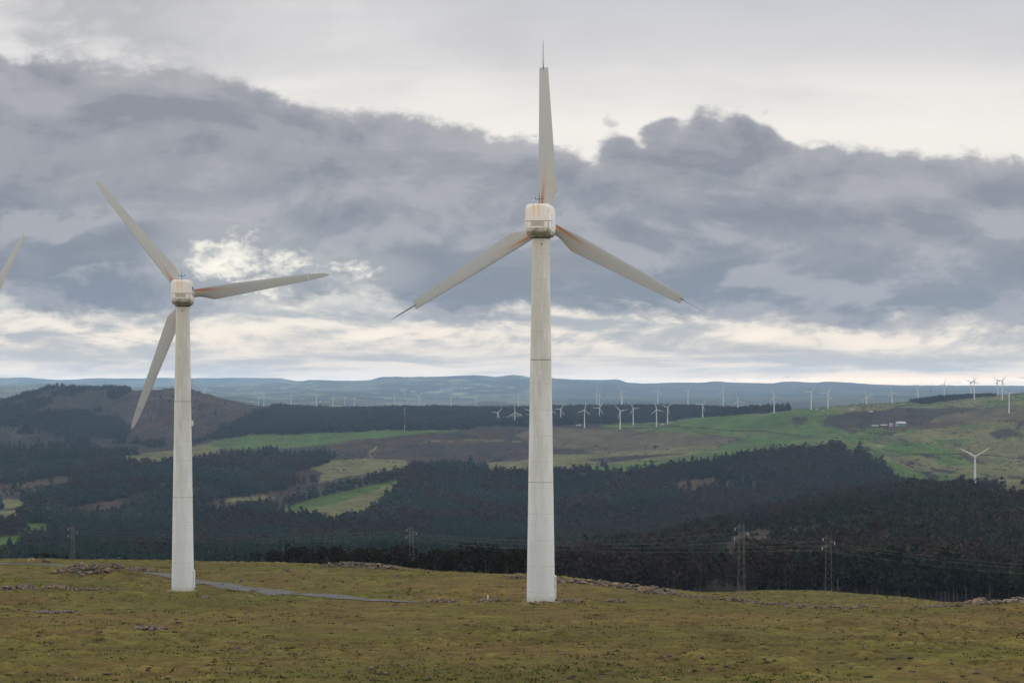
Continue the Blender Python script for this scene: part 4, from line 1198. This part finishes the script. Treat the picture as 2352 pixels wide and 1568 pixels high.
link('grass', mesh_np('grass', V, np.arange(len(V)).reshape(-1, 3), C, M_grass), kind='stuff', label='short rough tussocky pasture grass in olive and ochre')

M_soil = plain('dark_turned_soil', (0.040, 0.030, 0.020), 0.95, 0.5, 5)
ME_clod = []
for k in range(4):
    v, f = rock_geo(60 + k, 2, 0.5); ME_clod.append(mesh_np('molehill', v * 1.3, f, None, M_soil))
for k in range(110):
    y = 1395 + 168 * rnd.random() ** 0.7; x = rnd.uniform(0, 2352)
    if x < 900 and rnd.random() < 0.35: x += 1200
    p = spot(x, y, 80, 240)
    t = thing('molehill', 'small dark clump of turned soil in the pasture', 'molehill', (p.x, p.y, p.z + 0.02), rnd.uniform(0, 6), 'dark soil clumps dotting the pasture', rnd.choice(ME_clod))
    s = rnd.uniform(0.11, 0.27); t.scale = (s * rnd.uniform(1, 2.2), s, s * rnd.uniform(.6, 1.1))


# ------------------------------------------------------------------ trees
def tri_cloud(cent, size, r):
    n = len(cent)
    a = r.normal(size=(n, 3)); a /= np.linalg.norm(a, axis=1, keepdims=True)
    b = r.normal(size=(n, 3)); b -= a * (a * b).sum(1, keepdims=True); b /= np.linalg.norm(b, axis=1, keepdims=True)
    s = (size * r.uniform(0.6, 1.3, n))[:, None]
    return np.stack([cent - a * s * 0.6 - b * s * 0.35, cent + a * s * 0.6 - b * s * 0.35, cent + b * s * 0.75 + a * s * r.uniform(-.4, .4, (n, 1))], 1)


def proto(kind, n, seed):
    """unit tree of height 1: crown triangles (n,3,3), shade (n,), trunk triangles"""
    r = np.random.default_rng(seed)
    if kind == 'fir':
        h = 0.14 + 0.86 * r.random(n) ** 1.25
        rad = (1.02 - h) * 0.25 * (0.55 + 0.45 * r.random(n) ** 0.5) * (0.75 + 0.35 * np.sin(h * 44 + seed))
        a = r.random(n) * 6.283
        c = np.stack([rad * np.cos(a), rad * np.sin(a), h - rad * 0.25], 1)
        sz = 0.05 + 0.10 * (1.05 - h)
    elif kind == 'euc':
        k = 6; cc = np.stack([r.normal(0, 0.10, k), r.normal(0, 0.10, k), r.uniform(0.45, 0.88, k)], 1); i = r.integers(0, k, n)
        d = r.normal(size=(n, 3)); d /= np.linalg.norm(d, axis=1, keepdims=True)
        c = cc[i] + d * (r.uniform(0.75, 1.05, (n, 1)) * np.array([0.12, 0.12, 0.10])); sz = np.full(n, 0.085); h = c[:, 2]
    elif kind == 'bare':
        h = 0.25 + 0.75 * r.random(n); a = r.random(n) * 6.283
        rad = 0.17 * np.sqrt(np.clip(1 - ((h - 0.55) / 0.47) ** 2, 0.02, 1)) * r.random(n) ** 0.4
        c = np.stack([rad * np.cos(a), rad * np.sin(a), h], 1); sz = np.full(n, 0.075)
    else:                                                   # round broad tree
        k = 9; cc = np.stack([r.normal(0, 0.20, k), r.normal(0, 0.20, k), r.uniform(0.35, 0.80, k)], 1); i = r.integers(0, k, n)
        d = r.normal(size=(n, 3)); d /= np.linalg.norm(d, axis=1, keepdims=True)
        c = cc[i] + d * (r.uniform(0.6, 1.05, (n, 1)) * np.array([0.17, 0.17, 0.15])); sz = np.full(n, 0.075); h = c[:, 2]
    sc_ = math.sqrt(150.0 / n) if n < 150 else (150.0 / n) ** 0.38
    T = tri_cloud(c, sz * sc_, r)
    sh = 0.72 + 0.56 * r.random(n)
    tw = 0.012 if kind != 'round' else 0.02
    top = {'fir': 0.9, 'euc': 0.8, 'bare': 0.95, 'round': 0.7}[kind]
    K = []
    for q in range(3):
        a0, a1 = q * 2.094, (q + 1) * 2.094
        p0 = np.array([tw * math.cos(a0), tw * math.sin(a0), -0.04]); p1 = np.array([tw * math.cos(a1), tw * math.sin(a1), -0.04])
        K.append([p0, p1, np.array([0, 0, top])])
    if n >= 100:
        for _ in range(5):
            z = r.uniform(0.3, 0.65); a = r.random() * 6.283; L = 0.16
            d = np.array([math.cos(a) * L, math.sin(a) * L, 0.14]); s_ = np.array([-math.sin(a), math.cos(a), 0]) * tw * 0.5
            K.append([np.array([0, 0, z]) - s_, np.array([0, 0, z]) + s_, np.array([0, 0, z]) + d])
    return T, sh, np.array(K)


KINDS_ = ['fir', 'euc', 'bare', 'round']
TINT = {'fir': (0.0135, 0.0235, 0.0155), 'euc': (0.022, 0.026, 0.0145), 'bare': (0.030, 0.021, 0.016), 'round': (0.009, 0.0085, 0.0055)}
BARK = {'fir': (0.045, 0.036, 0.030), 'euc': (0.12, 0.10, 0.085), 'bare': (0.085, 0.068, 0.058), 'round': (0.04, 0.033, 0.026)}
PR = {(k, L): [proto(k, L, 100 * q + 7 * i + L) for q in range(5)] for i, k in enumerate(KINDS_) for L in (130, 48, 18)}
M_leaf, b_, _ = newmat('forest_foliage')
lk(attr(), b_.inputs['Base Color']); b_.inputs['Roughness'].default_value = 0.9; b_.inputs['Specular IOR Level'].default_value = 0.12


RY = np.arange(840, 1420)
VC = np.zeros((len(RY), len(cols_)), np.int8)
for j in range(len(cols_)):
    k = np.searchsorted(-SKY[:, j], -RY.astype(float))
    k = np.clip(k, 0, len(rows_) - 1); VC[:, j] = CLS[k, j]


def scatter(y0, y1, dens, seed):
    """trees on woodland ground between two distances: X, Y, Z"""
    r = np.random.default_rng(seed)
    w0, w1 = (-1336) / FP, (1336) / FP
    n = int(dens * (y1 * y1 - y0 * y0) / 2 * (w1 - w0))
    Y = np.sqrt(r.random(n) * (y1 * y1 - y0 * y0) + y0 * y0); X = r.uniform(w0, w1, n) * Y
    xc = X / Y * FP + CX
    i = np.clip(np.searchsorted(rows_, Y), 0, len(rows_) - 1); j = np.clip(np.searchsorted(cols_, xc), 0, len(cols_) - 1)
    ok = CLS[i, j] == WOOD
    # stragglers on open ground
    ok |= (CLS[i, j] == HEATH) & (r.random(n) < 0.0008) & (Y > 2300) & (xc < 700)
    ok |= (CLS[i, j] == BRACK) & (r.random(n) < 0.03)
    X, Y = X[ok], Y[ok]; Z = gz(X, Y)
    v = shown(X, Y, Z + 17)
    # keep the open fields behind in view: no tall trees right in front of them
    yq = HY - (Z + r.uniform(7.5, 12.0, len(Z))) * FP / Y
    q = np.clip(np.round(yq - 840).astype(int), 0, len(RY) - 1); jj = np.clip(np.searchsorted(cols_, X / Y * FP + CX), 0, len(cols_) - 1)
    hid = VC[q, jj]
    v &= (hid == WOOD) | ((hid == BRACK) & (r.random(len(Z)) < 0.12)) | ((hid == HEATH) & (r.random(len(Z)) < 0.16)) | (hid == FAR) | (yq < 936) | (Y > 4100)
    return X[v], Y[v], Z[v]


def choose(X, Y, r):
    xc = X / Y * FP + CX
    f = fbm(X / 90, Y / 140, 3, 111); g = fbm(X / 70, Y / 90, 3, 112)
    k = np.zeros(len(X), int)
    u = r.random(len(X))
    right = (Y < 2150) & (xc > 1250)
    k[right & ((f > 0.42) | (u < 0.35))] = 1
    k[right & (f + (u - 0.5) * 0.1 <= 0.41)] = 2
    mid = (Y >= 2150) & (Y < 3250) & (xc > 850)
    k[mid & (f + (xc - 1500) / 4000 + (u - 0.5) * 0.08 > 0.47)] = 2
    lf = (xc < 1000) & (Y < 3400)
    k[lf & (g > 0.55) & (u < 0.6)] = 1
    k[lf & (f > 0.58)] = 2
    return k


allX, allY, allZ, allK, allH = [], [], [], [], []
for (y0, y1, dn, sd) in [(700, 2150, 1 / 20, 1), (2150, 3600, 1 / 26, 2), (3600, 6400, 1 / 36, 3)]:
    X, Y, Z = scatter(y0, y1, dn, sd)
    r = np.random.default_rng(sd + 50)
    K = choose(X, Y, r)
    H = r.normal(13.5, 2.6, len(X)).clip(7, 21) * (0.8 + 0.4 * fbm(X / 60, Y / 80, 3, 121))
    H[Y > 3600] *= 0.92
    H[(Y > 4000) & (X / Y * FP + CX > 2040)] *= 0.45
    allX.append(X); allY.append(Y); allZ.append(Z); allK.append(K); allH.append(H)
X, Y, Z, K, H = map(np.concatenate, (allX, allY, allZ, allK, allH))
# the trees that show largest stand as things of their own
base_y = HY - Z * FP / Y; xc = X / Y * FP + CX
iv = np.clip(np.searchsorted(rows_, Y) - 2, 0, len(rows_) - 1); jv = np.clip(np.searchsorted(cols_, xc), 0, len(cols_) - 1)
crown_free = (HY - (Z + H * 0.55) * FP / Y) < SKY[iv, jv]
cand = np.where(crown_free & (xc > 0) & (xc < 2352))[0]
big = cand[np.argsort(-(H[cand] / Y[cand]))][:230]
isbig = np.zeros(len(X), bool); isbig[big] = True


def tree_mesh(X, Y, Z, K, H, L, seed, hue=1.0):
    r = np.random.default_rng(seed)
    Vs, Cs = [], []
    for ki, kn in enumerate(KINDS_):
        for q in range(5):
            sel = np.where((K == ki) & (np.arange(len(X)) % 5 == q))[0]
            if not len(sel): continue
            T, sh, tk = PR[(kn, L)][q]
            A = np.concatenate([T, tk]); s = H[sel]; a = r.random(len(sel)) * 6.283; wdt = s * r.uniform(0.85, 1.25, len(sel))
            ca, sa = (np.cos(a) * wdt)[:, None, None], (np.sin(a) * wdt)[:, None, None]
            P = np.stack([A[None, ..., 0] * ca - A[None, ..., 1] * sa + X[sel][:, None, None], A[None, ..., 0] * sa + A[None, ..., 1] * ca + Y[sel][:, None, None], A[None, ..., 2] * s[:, None, None] + Z[sel][:, None, None]], -1)
            fx = np.clip((1330 - (X[sel] / Y[sel] * FP + CX)) / 160, 0, 1)[:, None] * np.clip((3300 - Y[sel]) / 200, 0, 1)[:, None] * (kn != 'bare')
            stand = fbm(X[sel] / 120, Y[sel] / 170, 2, 113)[:, None]
            tint = np.array(TINT[kn]) * (1 + fx * np.array((0.45, 0.65, 0.95))) * (0.55 + 0.9 * stand) * (0.85 + 0.3 * r.random((len(sel), 1))) * (1 + r.normal(0, 0.04, (len(sel), 3)))
            cc = np.concatenate([tint[:, None, :] * sh[None, :, None], np.broadcast_to(np.array(BARK[kn]), (len(sel), len(tk), 3))], 1)
            Vs.append(P.reshape(-1, 3)); Cs.append(np.repeat(cc.reshape(-1, 3), 3, 0))
    V = np.concatenate(Vs); C = np.concatenate(Cs)
    return mesh_np('forest', V, np.arange(len(V)).reshape(-1, 3), C, M_leaf)


for y0, y1, L, lab in [(0, 2150, 130, 'dark mixed wood of eucalyptus and pine covering the near right-hand slope'), (2150, 3600, 48, 'brown and dark green woods on the middle hillsides'), (3600, 7000, 18, 'dark pine forest belt along the plateau and the left hills')]:
    m_ = (Y >= y0) & (Y < y1) & ~isbig
    link('forest', tree_mesh(X[m_], Y[m_], Z[m_], K[m_], H[m_], L, int(y1)), kind='stuff', label=lab)
print('trees', len(X), [(int(((Y >= a) & (Y < b)).sum())) for a, b in ((0, 2150), (2150, 3600), (3600, 7000))])

TM = {}
for kn in KINDS_:
    for q in range(4):
        T, sh, tk = proto(kn, 900 if kn == 'round' else 220, 900 + q * 13 + len(kn))
        V = T.reshape(-1, 3); C = np.repeat(np.array(TINT[kn])[None] * sh[:, None], 3, 0)
        cr = mesh_np('crown', V, np.arange(len(V)).reshape(-1, 3), C, M_leaf)
        Vt, Ft = [], []
        tw = {'fir': .014, 'euc': .013, 'bare': .012, 'round': .022}[kn]
        tube(Vt, Ft, (0, 0, -0.05), (0, 0, .55), tw, 6, tw * .6); tube(Vt, Ft, (0, 0, .55), (0.01, 0, .86), tw * .6, 5, tw * .15)
        for a in range(6):
            aa = a * 1.05 + q; z = .35 + .07 * a
            tube(Vt, Ft, (0, 0, z), (.15 * math.cos(aa), .15 * math.sin(aa), z + .12), tw * .4, 4, tw * .12)
        TM[(kn, q)] = (cr, mk('trunk', Vt, Ft, plain('bark_' + kn, BARK[kn], 0.9, 0.4, 10)))
TNAME = {'fir': ('pine_tree', 'dark pine in the wood on the near right-hand slope'), 'euc': ('eucalyptus_tree', 'slim eucalyptus with pale trunk in the wood on the near right-hand slope'),
         'bare': ('bare_tree', 'brown leafless tree in the wood on the near right-hand slope'), 'round': ('broad_tree', 'dark broad tree')}


def tree(kn, p, h, w, name, label, group):
    cr, tk = TM[(kn, rnd.randrange(4))]
    t = thing(name, label, 'tree', p, rnd.uniform(0, 6.28), group)
    t.scale = (w, w, h)
    link('trunk', tk, t); link('crown', cr, t)
    return t


for i in big:
    kn = KINDS_[K[i]]
    nm, lb = TNAME[kn]
    if xc[i] < 1250: lb = lb.replace('on the near right-hand slope', 'filling the valley left of the big tower')
    tree(kn, (float(X[i]), float(Y[i]), float(Z[i])), float(H[i]), float(H[i]) * rnd.uniform(.85, 1.2), nm, lb, 'trees at the near edge of the woods')


def gtree(kn, xp, Yd, h, w, name, label, group=None):
    Xw = (xp - CX) / FP * Yd
    return tree(kn, (Xw, Yd, float(gz(Xw, Yd)[0]) - 0.1), h, w, name, label, group)


# dark clump just over the crest
for k in range(26):
    xp = 625 + 585 * (k + rnd.uniform(-.3, .3)) / 25
    Yd = rnd.uniform(355, 415)
    topy = 1264 + 10 * math.sin(k * 1.9) + (10 if 12 < k < 17 else 0) + rnd.uniform(-4, 8)
    Xw = (xp - CX) / FP * Yd; g = float(gz(Xw, Yd)[0])
    h = ((HY - topy) / FP * Yd - g) * 1.22
    gtree('round', xp, Yd, h, h * rnd.uniform(1.0, 1.5) * .9, 'broad_tree', 'dark brown-green broad tree in the row just over the pasture crest', 'dark trees over the pasture crest')
for k, (xp, ty) in enumerate([(62, 1278), (84, 1266), (104, 1264), (126, 1267), (150, 1270), (36, 1278)]):
    Yd = 345 + 5 * (k % 3); Xw = (xp - CX) / FP * Yd; g = float(gz(Xw, Yd)[0]); h = (HY - ty) / FP * Yd - g
    gtree('round', xp, Yd, h, h * 1.3, 'shrub', 'dark thorny shrub beyond the track at the left', 'dark shrubs beyond the track')
for k, (xp, ty) in enumerate([(2300, 1352), (2330, 1346), (2352, 1350), (2376, 1355)]):
    Yd = 470 + 5 * k; Xw = (xp - CX) / FP * Yd; g = float(gz(Xw, Yd)[0]); h = (HY - ty) / FP * Yd - g
    gtree('round', xp, Yd, h, h * 0.9, 'shrub', 'dark shrub behind the boulder wall at the right edge', 'dark shrubs behind the boulder wall')
p = spot(1505, 1035, 3000, 5000); tree('round', p, 13, 13, 'broad_tree', 'lone round tree standing in the olive field', None)
p = spot(2085, 948, 3500, 5000); tree('round', p, 11, 13, 'broad_tree', 'small dark tree among the rocky brown heath', None)
for k, (x, y) in enumerate([(1463, 1076), (1482, 1072), (1497, 1069), (1590, 1056), (1570, 1060), (1428, 1084), (1320, 1092), (1372, 1092), (1452, 1086)]):
    p = spot(x, y, 2300, 3600); tree('fir' if k % 2 else 'round', p, rnd.uniform(8, 13), rnd.uniform(9, 13), 'field_edge_tree', 'dark tree standing apart along the edge between green field and wood', 'trees along the field edge')
for k, x in enumerate([632, 640, 655, 663, 672, 698, 706, 618]):
    Yd = 5800; gtree('round', x, Yd, rnd.uniform(9, 13), rnd.uniform(12, 16), 'ridge_tree', 'small round tree on the skyline right of the rocky hill', 'round trees on the skyline')
for k in range(9):
    p = spot(1230 / 1.0 + 398 + k * 5.5, 1049 + (k % 3) * 1.5 - k * .3, 2600, 5000)
    tree('round', p, rnd.uniform(2.0, 3.0), rnd.uniform(2.5, 4), 'shrub', 'tiny dark bush in the row on the green strip beside the lone tree', 'bushes on the green strip')

# scattered gorse and boulders on the open hillsides
Vs, Cs = [], []
nb = 0
r = np.random.default_rng(5)
n = 60000
Yb = r.uniform(2400, 6200, n); xb = r.uniform(-60, 2412, n); Xb = (xb - CX) / FP * Yb
i = np.clip(np.searchsorted(rows_, Yb), 0, len(rows_) - 1); j = np.clip(np.searchsorted(cols_, xb), 0, len(cols_) - 1)
cl = CLS[i, j]; cgz = crag[i, j]
pr = np.where(cl == HEATH, 0.22, np.where((cl == GREEN) | (cl == OLIVE), 0.03 + 0.13 * (xb > 1850), np.where(cl == MOOR, 0.08, 0.0)))
dn = fbm(Xb / 45, Yb / 90, 3, 131)
ok = (r.random(n) < pr * np.clip(dn * 3 - 0.8, 0, 1.6))
Xb, Yb, cl, cgz = Xb[ok], Yb[ok], cl[ok], cgz[ok]; Zb = gz(Xb, Yb); v = shown(Xb, Yb, Zb + 1.5); Xb, Yb, Zb = Xb[v], Yb[v], Zb[v]
q = 8; s = r.uniform(0.8, 2.2, len(Xb))
cen = np.stack([Xb, Yb, Zb], 1)[:, None, :] + r.normal(size=(len(Xb), q, 3)) * s[:, None, None] * np.array([1.1, 1.1, .28]) + np.array([0, 0, .5])
T = tri_cloud(cen.reshape(-1, 3), np.repeat(s, q) * 1.0, r)
C = np.array((0.042, 0.040, 0.026)) * (0.6 + 0.8 * r.random((len(T), 1))); C = np.repeat(C, 3, 0)
V = T.reshape(-1, 3)
link('heather', mesh_np('heather', V, np.arange(len(V)).reshape(-1, 3), C, M_leaf), kind='stuff', label='dark gorse and heather clumps scattered over the open hillsides')
n = 26000
xb = np.concatenate([r.normal(410, 85, n // 2), r.normal(30, 45, n // 8), r.normal(2130, 70, n // 8), r.uniform(1850, 2400, n // 4)]); Yb = np.concatenate([r.normal(5000, 380, n // 2), r.normal(4100, 200, n // 8), r.normal(4350, 130, n // 8), r.uniform(2600, 4800, n // 4)])
Xb = (xb - CX) / FP * Yb
i = np.clip(np.searchsorted(rows_, Yb), 0, len(rows_) - 1); j = np.clip(np.searchsorted(cols_, xb), 0, len(cols_) - 1)
ok = (CLS[i, j] != WOOD) & (fbm(Xb / 30, Yb / 45, 3, 141) + r.random(len(xb)) * .5 > np.where(Yb < 0, 0, np.where(np.arange(len(xb)) >= 3 * n // 4 - 4, 1.03, 0.86)))
Xb, Yb = Xb[ok], Yb[ok]; Zb = gz(Xb, Yb); v = shown(Xb, Yb, Zb + 2); Xb, Yb, Zb = Xb[v], Yb[v], Zb[v]
Vs, Fs, o = [], [], 0
for x, y, z in zip(Xb, Yb, Zb):
    vv, f = LO[rnd.randrange(5)]; s_ = rnd.uniform(0.8, 2.6) * (1.0 if y > 4600 else 0.75)
    Vs.append(vv * s_ * np.array([1.3, 1.2, .95]) + np.array([x, y, z + .2])); Fs.append(f + o); o += len(vv)
M_boul = plain('grey_boulder', (0.20, 0.195, 0.19), 0.9, 0.5, 0.4)
link('boulders', mesh_np('boulders', np.concatenate(Vs), np.concatenate(Fs), None, M_boul), kind='stuff', label='grey boulders strewn over the rocky hill and heath')

# dark banks and walls between the fields
M_bank = plain('overgrown_bank', (0.040, 0.034, 0.028), 0.95, 0.5, 0.3)
for k, (path, lab) in enumerate([
        ([(1282, 978), (1350, 981), (1440, 984), (1500, 981), (1560, 980), (1640, 986), (1760, 991), (1840, 1000)], 'long dark overgrown bank winding from the moor turbines across the green field'),
        ([(1380, 973), (1450, 975), (1520, 977), (1560, 979)], 'short dark bank behind the nearest moor turbines'),
        ([(1560, 980), (1600, 992), (1650, 1003), (1720, 1005)], 'dark bank branching down beside the brown knoll'),
        ([(1450, 1000), (1490, 990), (1530, 981)], 'thin dark bank climbing the brown moor'),
        ([(2000, 1041), (2100, 1042), (2220, 1042), (2300, 1048), (2400, 1058)], 'dark stone wall running across the green hillside above the lone turbine'),
        ([(600, 1033), (760, 1026), (900, 1008), (1060, 988)], 'dark hedge bank along the lower edge of the green strip')]):
    ps = [spot(x, y, 2500, 6000) for x, y in path]
    pp = []
    for a, b2 in zip(ps[:-1], ps[1:]):
        m_ = max(2, int((b2 - a).length / 9))
        pp += [a.lerp(b2, q / m_) for q in range(m_)]
    pp.append(ps[-1])
    V, F = [], []
    o3 = pp[0]
    for q, p in enumerate(pp):
        hgt = rnd.uniform(0.5, 2.0) * (1.1 if k < 2 else .8); wdt = rnd.uniform(1.0, 2.2)
        dd = pp[min(q + 1, len(pp) - 1)] - pp[max(q - 1, 0)]; dd.z = 0; dd.normalize(); nr = Vector((-dd.y, dd.x, 0))
        for sgn, hh in ((-1, -0.6), (-.5, hgt), (.5, hgt * .9), (1, -0.6)):
            w = p + nr * (wdt * sgn); V.append((w.x - o3.x, w.y - o3.y, float(gz(w.x, w.y)[0]) + hh - o3.z))
        if q:
            for e in range(3): F.append(((q - 1) * 4 + e, (q - 1) * 4 + e + 1, q * 4 + e + 1, q * 4 + e))
    thing('field_bank', lab, 'bank', o3, 0, 'dark banks between the fields', mk('field_bank', V, F, M_bank))

# ------------------------------------------------------------------ small buildings far off
M_wall = plain('white_wall', (0.34, 0.34, 0.335), 0.7, 0.12, 0.5)
M_roofr = plain('clay_roof', (0.24, 0.11, 0.07), 0.85, 0.3, 0.8)
M_roofg = plain('grey_sheet_roof', (0.42, 0.43, 0.44), 0.6, 0.2, 0.5)
M_green = plain('green_sheet', (0.08, 0.24, 0.17), 0.6, 0.25, 0.5)
M_glass = plain('dark_opening', (0.03, 0.035, 0.04), 0.4, 0.3)


def house(p, w, d, h, label, group, wall=M_wall, roof=M_roofr, rz=0.0, name='farmhouse', cat='house', openings=0, base=None):
    t = thing(name, label, cat, (p[0], p[1], p[2]), rz, group)
    V, F = [], []
    box(V, F, -w / 2, -d / 2, -1.5, w / 2, d / 2, h)
    link('wall', mk('wall', V, F, wall), t)
    rh = d * 0.22; e = 0.4
    V = [(-w / 2 - e, -d / 2 - e, h - .1), (w / 2 + e, -d / 2 - e, h - .1), (w / 2 + e, d / 2 + e, h - .1), (-w / 2 - e, d / 2 + e, h - .1), (-w / 2 - e, 0, h + rh), (w / 2 + e, 0, h + rh)]
    link('roof', mk('roof', V, [(0, 1, 5, 4), (2, 3, 4, 5), (1, 2, 5), (3, 0, 4), (3, 2, 1, 0)], roof), t)
    for k in range(openings):
        x = -w / 2 + w * (k + .5) / openings
        V, F = [], []
        box(V, F, x - w / openings * .28, -d / 2 - .05, h * .45, x + w / openings * .28, -d / 2 + .1, h * .9)
        link('window', mk('window', V, F, M_glass), t)
    if base:
        V, F = [], []
        box(V, F, -w / 2 - .04, -d / 2 - .12, -1.4, w / 2 + .04, -d / 2 - .04, h * .42)
        link('cladding', mk('cladding', V, F, base), t)
    return t


p = spot(2069, 979, 3200, 4600); house(p, 17, 14, 6.5, 'open farm barn with pale frame and green lower cladding on the heath edge', None, M_wall, M_roofg, 0.15, 'barn', 'barn', 4, M_green)
p = spot(2047, 979, 3200, 4600); house(p, 6, 6, 5.0, 'small grey shed left of the green barn', None, M_roofg, M_roofg, 0, 'shed', 'shed', 1)
p = spot(2030, 979.5, 3200, 4600); house(p, 12, 6, 3.0, 'low dark shed between white trailer and grey shed', None, plain('dark_timber', (0.10, 0.10, 0.105)), M_roofg, 0, 'shed', 'shed', 0)
p = spot(2010, 979, 3200, 4600); house(p, 13, 4, 2.4, 'low white shed farthest left of the farm group', None, M_wall, M_wall, 0, 'shed', 'shed', 0)
p = spot(1326, 979, 3500, 5000); house(p, 5, 4, 3.4, 'left one of two white huts beside a moor turbine', None, M_wall, M_wall, 0.1, 'hut', 'hut', 0)
p = spot(1332.5, 978.5, 3500, 5000); house(p, 4, 4, 3.6, 'right one of two white huts beside a moor turbine', None, M_wall, M_wall, 0.1, 'hut', 'hut', 0)
p = spot(1521, 977, 3500, 5000); house(p, 7, 4, 2.8, 'lone white hut beside a turbine on the green field edge', None, M_wall, M_wall, 0.4, 'hut', 'hut', 0)
p = spot(1876, 942, 3500, 5000); house(p, 6, 4, 3.2, 'white hut between the two neighbouring ridge turbines', None, M_wall, M_wall, 0, 'hut', 'hut', 0)
p = spot(1891, 944, 3500, 5000); house(p, 4, 3, 2.0, 'small white hut at the foot of a ridge turbine', None, M_wall, M_wall, 0, 'hut', 'hut', 0)
for x, y, l in [(1956, 941, 'white rock-like hut on the upper green slope'), (2000, 946, 'white hut above the brown heath')]:
    p = spot(x, y, 3500, 5000); house(p, 8, 4, 2.0, l, None, M_wall, M_wall, 0.3, 'hut', 'hut', 0)
p = spot(247, 1212, 900, 2600); house(p, 9, 7, 4.0, 'farmhouse with red roof in a clearing of the left valley', None, M_wall, M_roofr, 0.4, 'farmhouse', 'house', 2)
p = spot(92, 1240, 900, 2600); house(p, 10, 5, 2.6, 'long low white greenhouse by the valley field at the left', None, M_wall, M_wall, 0.1, 'greenhouse', 'greenhouse', 0)
V, F = [], []
box(V, F, -7, -5, -2, 7, 5, 6); o2 = len(V)
V += [(-7.3, -5.3, 5.9), (7.3, -5.3, 5.9), (7.3, 5.3, 5.9), (-7.3, 5.3, 5.9), (-7.3, 0, 8.6), (7.3, 0, 8.6)]
F += [tuple(o2 + k for k in f) for f in ((0, 1, 5, 4), (2, 3, 4, 5), (1, 2, 5), (3, 0, 4))]
ME_far = mk('farmhouse', V, F, plain('pale_render', (0.42, 0.42, 0.41), 0.8, 0.15, 0.3))
for k, (x, y) in enumerate([(651, 900), (770, 907), (780, 908), (693, 917), (690, 925), (736, 922), (925, 899), (946, 900), (950, 899), (953, 900), (950, 906), (958, 907), (968, 907), (1014, 893), (1022, 893), (1030, 892), (1038, 893), (1046, 892), (1058, 892), (1108, 896), (40, 897), (122, 890), (640, 915), (1121, 899), (2001, 907), (1994, 914), (1395, 912)]):
    p = spot(x, y, 9000, 27000)
    t = thing('farmhouse', 'tiny white farmhouse far off on the blue hillsides', 'house', p, rnd.uniform(-.6, .6), 'white farmhouses on the far hills', ME_far)
    s = rnd.uniform(0.5, 0.9) * p.y / 13000; t.scale = (s * rnd.uniform(1, 1.8), s, s)

# ------------------------------------------------------------------ air
m = bpy.data.materials.new('air'); m.use_nodes = True; S.nt = m.node_tree
m.node_tree.nodes.clear()
pv = m.node_tree.nodes.new('ShaderNodeVolumePrincipled'); ou = m.node_tree.nodes.new('ShaderNodeOutputMaterial')
pv.inputs['Color'].default_value = (0.50, 0.72, 1.0, 1); pv.inputs['Density'].default_value = 4.1e-5; pv.inputs['Anisotropy'].default_value = 0.1
m.node_tree.links.new(pv.outputs[0], ou.inputs['Volume'])
V, F = [], []
box(V, F, -30000, -400, -300, 30000, 38500, 285)
link('haze', mk('haze', V, F, m), kind='stuff', label='thin blue air haze over the valley')
